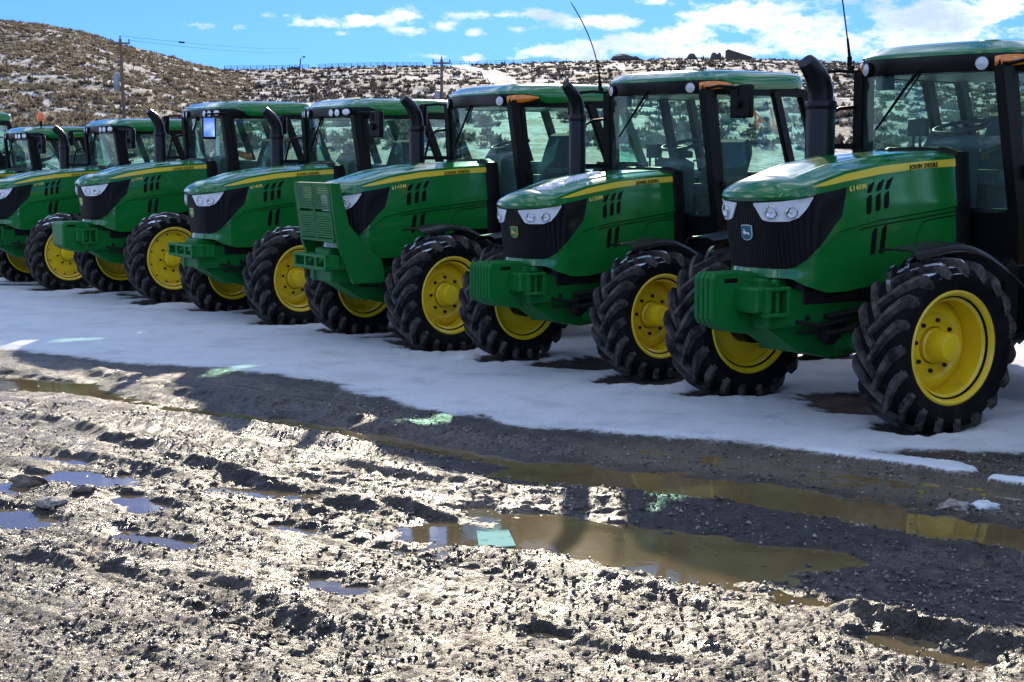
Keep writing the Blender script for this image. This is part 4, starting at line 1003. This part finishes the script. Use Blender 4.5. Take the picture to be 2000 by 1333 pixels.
def brush(name,H,n,smin,smax,cols,mat,seed,cond):
    Xh,D,Z,A,tt=H; rs=np.random.default_rng(seed); na=Xh.shape[1]; nd=Xh.shape[0]
    d0,d1=D[0,0],D[-1,0]; a0,a1=A[0,0],A[0,-1]
    a=rs.uniform(a0,a1,n*3); dmin=D[0,0]; dmax=D[-1,0]*.93; d=rs.uniform(dmin**1.35,dmax**1.35,n*3)**(1/1.35)
    fi=np.interp(d,D[:,0],np.arange(nd)); fj=(a-a0)/(a1-a0)*(na-1); i=np.clip(fi.astype(int),0,nd-2); j=np.clip(fj.astype(int),0,na-2); u=fi-i; v=fj-j
    z=(Z[i,j]*(1-u)+Z[i+1,j]*u)*(1-v)+(Z[i,j+1]*(1-u)+Z[i+1,j+1]*u)*v
    x=a*d; dens=fbm(x*.05,d*.05,3,seed+3)+.4*fbm(x*.3,d*.15,2,seed+5)
    ok=cond(x,d,z,a)&(dens+rs.uniform(-.5,.5,len(x))>-.22); x,d,z=x[ok][:n],d[ok][:n],z[ok][:n]; n=len(x)
    s=rs.uniform(smin,smax,n)*(1+.6*(rs.random(n)>.93)); k=11
    th=rs.uniform(0,2*PI,(n,k)); rr=np.sqrt(rs.random((n,k)))*.42; cx=np.cos(th)*rr; cy=np.sin(th)*rr; hgt=rs.uniform(.35,.85,(n,k))*(1.05-rr); wd=rs.uniform(.20,.38,(n,k)); ph=rs.uniform(0,PI,(n,k)); ox=cx*.9+rs.uniform(-.12,.12,(n,k)); oy=cy*.9+rs.uniform(-.12,.12,(n,k))
    V=np.zeros((n,k,3,3)); V[:,:,0,0]=cx-np.cos(ph)*wd; V[:,:,0,1]=cy-np.sin(ph)*wd; V[:,:,1,0]=cx+np.cos(ph)*wd; V[:,:,1,1]=cy+np.sin(ph)*wd; V[:,:,0,2]=rs.uniform(-.1,.2,(n,k)); V[:,:,1,2]=rs.uniform(-.1,.2,(n,k)); V[:,:,2,0]=cx+ox; V[:,:,2,1]=cy+oy; V[:,:,2,2]=hgt
    V=V*s[:,None,None,None]+np.stack([x,d,z],-1)[:,None,None,:]; nt_=n*k
    me=bpy.data.meshes.new(name); me.vertices.add(nt_*3); me.vertices.foreach_set('co',V.astype(np.float32).ravel())
    me.loops.add(nt_*3); me.loops.foreach_set('vertex_index',np.arange(nt_*3,dtype=np.int32)); me.polygons.add(nt_); me.polygons.foreach_set('loop_start',np.arange(0,nt_*3,3,dtype=np.int32)); me.polygons.foreach_set('loop_total',np.full(nt_,3,dtype=np.int32))
    me.update(calc_edges=True)
    c=rs.random(n); at=me.attributes.new('tone','FLOAT','POINT'); at.data.foreach_set('value',np.repeat(c,k*3).astype(np.float32))
    me.materials.append(mat); me.update(); return link(bpy.data.objects.new(name,me))
def brush_mat(name,stops):
    m=bpy.data.materials.new(name); m.use_nodes=True; nt=m.node_tree; nt.nodes.clear(); o=nt.nodes.new('ShaderNodeOutputMaterial')
    c=ramp(nt,attr(nt,'tone'),stops); a=nt.nodes.new('ShaderNodeBsdfDiffuse'); b=nt.nodes.new('ShaderNodeBsdfTranslucent'); x=nt.nodes.new('ShaderNodeMixShader'); x.inputs[0].default_value=.5
    nt.links.new(c,a.inputs['Color']); nt.links.new(c,b.inputs['Color']); nt.links.new(a.outputs[0],x.inputs[1]); nt.links.new(b.outputs[0],x.inputs[2]); nt.links.new(x.outputs[0],o.inputs['Surface']); return m
bm1=brush_mat('left_sagebrush_sunlit',[(0,(.08,.064,.046)),(.5,(.18,.147,.106)),(1,(.30,.255,.19))]); bm2=brush_mat('ridge_sagebrush_shaded',[(0,(.035,.032,.030)),(.5,(.078,.070,.063)),(1,(.15,.135,.12))])  # one brush in two tones: sunlit left, shade painted into the ridge colour
def track_x(d): return np.interp(d,[150,230,330,420],[150*.012,230*.0,-330*.012,-420*.0345])
tag(brush('sagebrush',HL,27000,.34,.80,None,bm1,21,lambda x,d,z,a:(z-CAMZ)/d>-.003),'brown sagebrush scattered over the sunlit left hillside','brush',kind='stuff')
tag(brush('sagebrush',HR,27000,.42,1.0,None,bm2,33,lambda x,d,z,a:((z-CAMZ)/d>.0028)&(np.abs(x-track_x(d))>2.6)),'dark sagebrush scattered over the shaded ridge behind the tractors','brush',kind='stuff')
# snow-covered track climbing the ridge
dd=np.linspace(150,421,70)
def zr_at(x,d):
    Xh,D,Z,A,tt=HR; fi=np.interp(d,D[:,0],np.arange(D.shape[0])); fj=(x/d-A[0,0])/(A[0,-1]-A[0,0])*(A.shape[1]-1); i=min(int(fi),D.shape[0]-2); j=int(fj); u=fi-i; v=fj-j
    return (Z[i,j]*(1-u)+Z[i+1,j]*u)*(1-v)+(Z[i,j+1]*(1-u)+Z[i+1,j+1]*u)*v
A=[[(track_x(d)+o,d,zr_at(track_x(d)+o,d)+.22-.10*(abs(o)<.4)) for o in(-2.2,-1.5,-1.0,-.2,.2,1.0,1.5,2.2)] for d in dd]; B=[[(x,y,z-.5) for x,y,z in r] for r in A]
mb=MB(); mb.slab(A,B); tr=mb.build('track',hill_mat('track_snow',(.12,.105,.09),(.22,.2,.18),.36,.52,.9,.42),None,ang=60); tag(tr,kind='structure')

# ------------------------------------------------------------------ poles, wire, fence, rocks on the crest
def power_pole(base,topz,label,arm_yaw,can=True,lean=0):
    r=empty('power_pole',base); tag(r,label,'power pole'); H=topz-base[2]
    mb=MB(); mb.tube([(lean,0,-.5),(0,0,H)],[.17,.11],10); mb.build('pole',M['wood'],r)
    c,s=math.cos(arm_yaw),math.sin(arm_yaw)
    mb=MB(); mb.bar((-.75*c,-.75*s-.12,H-.32),(.75*c,.75*s-.12,H-.32),.12,.12,up=(0,0,1)); mb.build('crossarm',M['wood'],r)
    for q in(-.68,0,.68):
        mb=MB(); z=H-.26 if q else H-.02
        mb.lathe([(.0001,.28),(.06,.27),(.08,.18),(.05,.16),(.08,.08),(.04,.05),(.03,0)],10,0,(q*c,q*s-.12*(q!=0),z),axis='z'); mb.build('insulator',M['galv'],r)
    if can:
        mb=MB(); x=-.38*c if abs(c)>.2 else -.3
        mb.lathe([(.0001,0),(.2,.0),(.22,.05),(.22,1.2),(.2,1.28),(.08,1.33),(.0001,1.33)],16,0,(-.36,-.05,H-3.85),axis='z'); mb.bar((-.2,0,H-3.0),(.0,0,H-3.0),.08,.08); mb.build('transformer',M['galv'],r)
    return r
power_pole((-29.75,120,.3),10.72,'weathered wooden power pole with grey transformer standing before the left sagebrush hill',.35,lean=.25)
power_pole((-5.80,130,.3),9.8,'wooden power pole with a crossarm before the snowy ridge, left of the track',.1)
lp=empty('lamp_post',(-46.4,343,zr_at(-46.4,343)-.2)); tag(lp,'thin mast with a small lamp on the far ridge crest','lamp post')
mb=MB(); mb.tube([(0,0,-1),(.45,0,3.9)],.13,8); mb.build('post',M['wire'],lp); mb=MB(); mb.tube([(.45,0,3.85),(.9,0,4.35),(1.15,0,4.4)],.05,6); mb.lathe([(.0001,.2),(.28,.1),(.30,-.1),(.0001,-.2)],10,0,(1.2,0,4.35),axis='z'); mb.build('lamp_head',M['wire'],lp)
def sag(a,b,s,n=24): 
    a=Vector(a);b=Vector(b); return [a.lerp(b,t)-Vector((0,0,s*4*t*(1-t))) for t in np.linspace(0,1,n)]
wl=empty('power_line',(-29.75,120,10)); tag(wl,'thin dark power line running from the left pole across the sky','power line')
mb=MB(); o=Vector((-29.75,120,10)); q=[p-o for p in sag((-29.1,119.9,10.62),(-46,343,24.2),.5)]; mb.tube(q,.012,5); mb.build('wire',M['wire'],wl)
mb=MB(); q=[p-o for p in sag((-29.75,119.9,10.95),(-45.8,343,24.9),.4)]; mb.tube(q,.012,5); c=q[3]; mb.tube([q[4]*.7+q[3]*.3,q[4]*.35+q[3]*.65],.09,6); mb.build('wire',M['wire'],wl)
# crest fence
def crest(px,off=0):
    a=(px-1000)/F0; d=418.; return Vector((a*d,d,zr_at(a*d,d)+off))
fe=empty('crest_fence',crest(640)); tag(fe,'bluish post and rail fence along the far ridge crest','fence'); o=fe.location.copy()
pxs=list(np.arange(446,612,12.5))+list(np.arange(628,835,12.5)); hp=1.15
for px in pxs:
    mb=MB(); c=crest(px)-o; mb.bar(c+Vector((0,0,-.4)),c+Vector((0,0,hp)),.14,.14); mb.build('post',M['wire'],fe,sm=False)
for zz in(.45,.78,1.1):
    mb=MB(); mb.tube([crest(p)-o+Vector((0,0,zz)) for p in pxs[:14]],.045,5); mb.tube([crest(p)-o+Vector((0,0,zz)) for p in pxs[14:]],.045,5); mb.build('rail',M['wire'],fe)
fe=empty('crest_fence',crest(930)); tag(fe,'sparse wire fence along the crest right of the snowy track','fence'); o=fe.location.copy(); pxs=list(np.arange(850,1110,17))
for px in pxs:
    mb=MB(); c=crest(px)-o; mb.bar(c+Vector((0,0,-.4)),c+Vector((0,0,1.15)),.11,.11); mb.build('post',M['wire'],fe,sm=False)
mb=MB(); mb.tube([crest(p)-o+Vector((0,0,1.1)) for p in pxs],.035,5); mb.tube([crest(p)-o+Vector((0,0,.6)) for p in pxs],.035,5); mb.build('wire',M['wire'],fe)
def boulder(px,w,hgt,label,seed,sk=0):
    rs=np.random.default_rng(seed); bm=bmesh.new(); bmesh.ops.create_icosphere(bm,subdivisions=2,radius=1)
    for q in bm.verts:
        f=rs.uniform(.78,1.15); q.co=Vector((q.co.x*w*f+sk*q.co.z,q.co.y*w*.7*f,max(-.4,q.co.z)*hgt*f))
    me=bpy.data.meshes.new('boulder'); bm.to_mesh(me); bm.free(); me.materials.append(M['rock']); b=link(bpy.data.objects.new('boulder',me)); b.location=crest(px,.3); return tag(b,label,'boulder')
boulder(1213,2.9,1.5,'wide low boulder on the ridge crest, leftmost of the crest rocks',1); boulder(1232,2.0,.8,'small flat rock at the right foot of the wide crest boulder',2)
boulder(1346,1.3,1.2,'small dark boulder on the crest between the wide boulder and the double one',3); boulder(1389,1.0,1.5,'upright dark boulder on the crest left of the slanting boards',4); boulder(1398,.9,1.3,'rounded boulder touching the right side of the upright crest boulder',6)
c=crest(1435,0); mb=MB(); mb.prism([(-3.2,0),(-3.2,2.3),(-2.7,2.5),(3.6,.5),(3.8,0)],-1.2,1.2); ln=mb.build('lean_to',M['rock'],None,sm=False); ln.location=c; tag(ln,'dark wedge-shaped lean-to on the ridge crest under the clouds','shed')

# ------------------------------------------------------------------ sky, sun, camera
SUN=Vector((.040,.999,0)).normalized(); EL=R(20)
sd=Vector((SUN.x*math.cos(EL),SUN.y*math.cos(EL),math.sin(EL)))
sun=bpy.data.lights.new('sun','SUN'); sun.energy=2.9; sun.angle=R(.5); sun.color=(1,.87,.68)
so=link(bpy.data.objects.new('sun',sun)); so.rotation_euler=(-sd).to_track_quat('-Z','Y').to_euler()
W=bpy.data.worlds.new('World'); S.world=W; W.use_nodes=True; nt=W.node_tree; nt.nodes.clear()
out=nt.nodes.new('ShaderNodeOutputWorld'); tc=nt.nodes.new('ShaderNodeTexCoord'); D=tc.outputs['Generated']
sep=nt.nodes.new('ShaderNodeSeparateXYZ'); nt.links.new(D,sep.inputs[0]); dx,dy,dz=sep.outputs
sky=nt.nodes.new('ShaderNodeTexSky'); sky.sky_type='NISHITA'; sky.sun_disc=False; sky.sun_elevation=EL; sky.sun_rotation=math.atan2(SUN.x,SUN.y); sky.altitude=1800; sky.air_density=1.0; sky.dust_density=.15; sky.ozone_density=3.0
# sample the dome a little higher so the horizon keeps the clear mountain blue
zz=math2(nt,'ADD',math2(nt,'MULTIPLY',math2(nt,'MAXIMUM',dz,0),.9),.13); cb=nt.nodes.new('ShaderNodeCombineXYZ'); nt.links.new(dx,cb.inputs[0]); nt.links.new(dy,cb.inputs[1]); nt.links.new(zz,cb.inputs[2])
vn=nt.nodes.new('ShaderNodeVectorMath'); vn.operation='NORMALIZE'; nt.links.new(cb.outputs[0],vn.inputs[0]); nt.links.new(vn.outputs[0],sky.inputs['Vector'])
bg=nt.nodes.new('ShaderNodeBackground'); bg.inputs['Strength'].default_value=.14; tn=nt.nodes.new('ShaderNodeMix'); tn.data_type='RGBA'; tn.blend_type='MULTIPLY'; tn.inputs[0].default_value=1; nt.links.new(sky.outputs[0],tn.inputs[6]); tn.inputs[7].default_value=(.235,.395,.68,1); nt.links.new(tn.outputs[2],bg.inputs['Color'])
az=math2(nt,'ARCTAN2',dx,dy); el=math2(nt,'ARCSINE',dz)
cv=nt.nodes.new('ShaderNodeCombineXYZ'); nt.links.new(az,cv.inputs[0]); nt.links.new(math2(nt,'MULTIPLY',el,1.9),cv.inputs[1])
n1_=noise(nt,34,9,.66,cv.outputs[0]); n2_=noise(nt,9,5,.6,cv.outputs[0]); n3_=noise(nt,3.2,6,.6,cv.outputs[0])
CL=[(690,46,125,15,1),(795,42,40,17,1),(640,50,70,12,1),(800,66,38,11,.9),(862,57,34,15,.9),(450,60,60,7,.55),(985,36,90,11,.9),(1175,50,95,15,1),(1010,62,34,8,.6),(925,70,22,8,.7),(675,73,20,6,.5),(1055,106,65,15,1),(1150,102,70,20,1),(1240,96,90,24,1),(1340,75,80,34,1),(1440,40,120,42,1),(1550,60,110,52,1),(1600,95,100,40,1),(1830,48,150,36,1.1),(1940,30,90,40,1.1),(1800,90,200,45,1),(1400,105,150,26,1),(920,118,22,9,.8),(1272,11,22,8,.9),(860,115,45,5,.5),(1120,112,90,14,.9)]
tot=None
for px,py,rx,ry,am in CL:
    A0=math.atan((px-1000)/F0); E0=math.atan((HOR-py)/F0)
    u=math2(nt,'DIVIDE',math2(nt,'SUBTRACT',az,A0),rx/F0); v_=math2(nt,'DIVIDE',math2(nt,'SUBTRACT',el,E0),ry/F0)
    d2=math2(nt,'ADD',math2(nt,'MULTIPLY',u,u),math2(nt,'MULTIPLY',v_,v_)); q=math2(nt,'MULTIPLY',math2(nt,'SUBTRACT',1.42,math2(nt,'SQRT',d2)),am)
    tot=q if tot is None else math2(nt,'MAXIMUM',tot,q)
tot=math2(nt,'MAXIMUM',tot,-1.2)
# broken cloud over the rest of the dome, unseen, added as ambient fill
rest=math2(nt,'MULTIPLY',math2(nt,'SUBTRACT',n3_,.46),6.0); hi=mapr(nt,el,.105,.16,0,1,True); behind=mapr(nt,dy,.25,-.1,0,1,True); side=mapr(nt,math2(nt,'ABSOLUTE',az),.36,.45,0,1,True)
rest=math2(nt,'SUBTRACT',rest,math2(nt,'MULTIPLY',math2(nt,'SUBTRACT',1,math2(nt,'MAXIMUM',hi,math2(nt,'MAXIMUM',behind,side))),5))
tot=math2(nt,'MAXIMUM',tot,rest)
dens=math2(nt,'ADD',tot,math2(nt,'MULTIPLY',math2(nt,'SUBTRACT',n1_,.5),5.2)); dens=math2(nt,'ADD',dens,math2(nt,'MULTIPLY',math2(nt,'SUBTRACT',n2_,.5),1.2))
cov=mapr(nt,dens,.20,1.15,0,1,True)
shade=mapr(nt,math2(nt,'ADD',math2(nt,'MULTIPLY',n2_,.8),math2(nt,'MULTIPLY',n1_,.6)),.62,.86,0,1,True)
ccol=mix(nt,shade,(.93,1.0,1.08),(.50,.63,.82))
b2=nt.nodes.new('ShaderNodeBackground'); nt.links.new(mapr(nt,math2(nt,'MAXIMUM',hi,math2(nt,'MAXIMUM',behind,side)),0,1,.58,1.6),b2.inputs['Strength']); nt.links.new(ccol,b2.inputs['Color'])  # unseen clouds glow much brighter than the visible ones, to lift the shade
mx=nt.nodes.new('ShaderNodeMixShader'); nt.links.new(cov,mx.inputs[0]); nt.links.new(bg.outputs[0],mx.inputs[1]); nt.links.new(b2.outputs[0],mx.inputs[2]); nt.links.new(mx.outputs[0],out.inputs['Surface'])

cam=bpy.data.cameras.new('camera'); cam.sensor_width=36; cam.lens=36*F0/2000; cam.clip_end=6000; cam.clip_start=.1
co=link(bpy.data.objects.new('camera',cam)); co.location=(0,0,CAMZ); co.rotation_euler=(PI/2-R(6.8223),0,0)
S.camera=co
S.view_settings.view_transform='Standard'; S.view_settings.look='None'; S.view_settings.exposure=1.15; S.view_settings.gamma=1
S.cycles.transparent_max_bounces=24; S.cycles.max_bounces=8
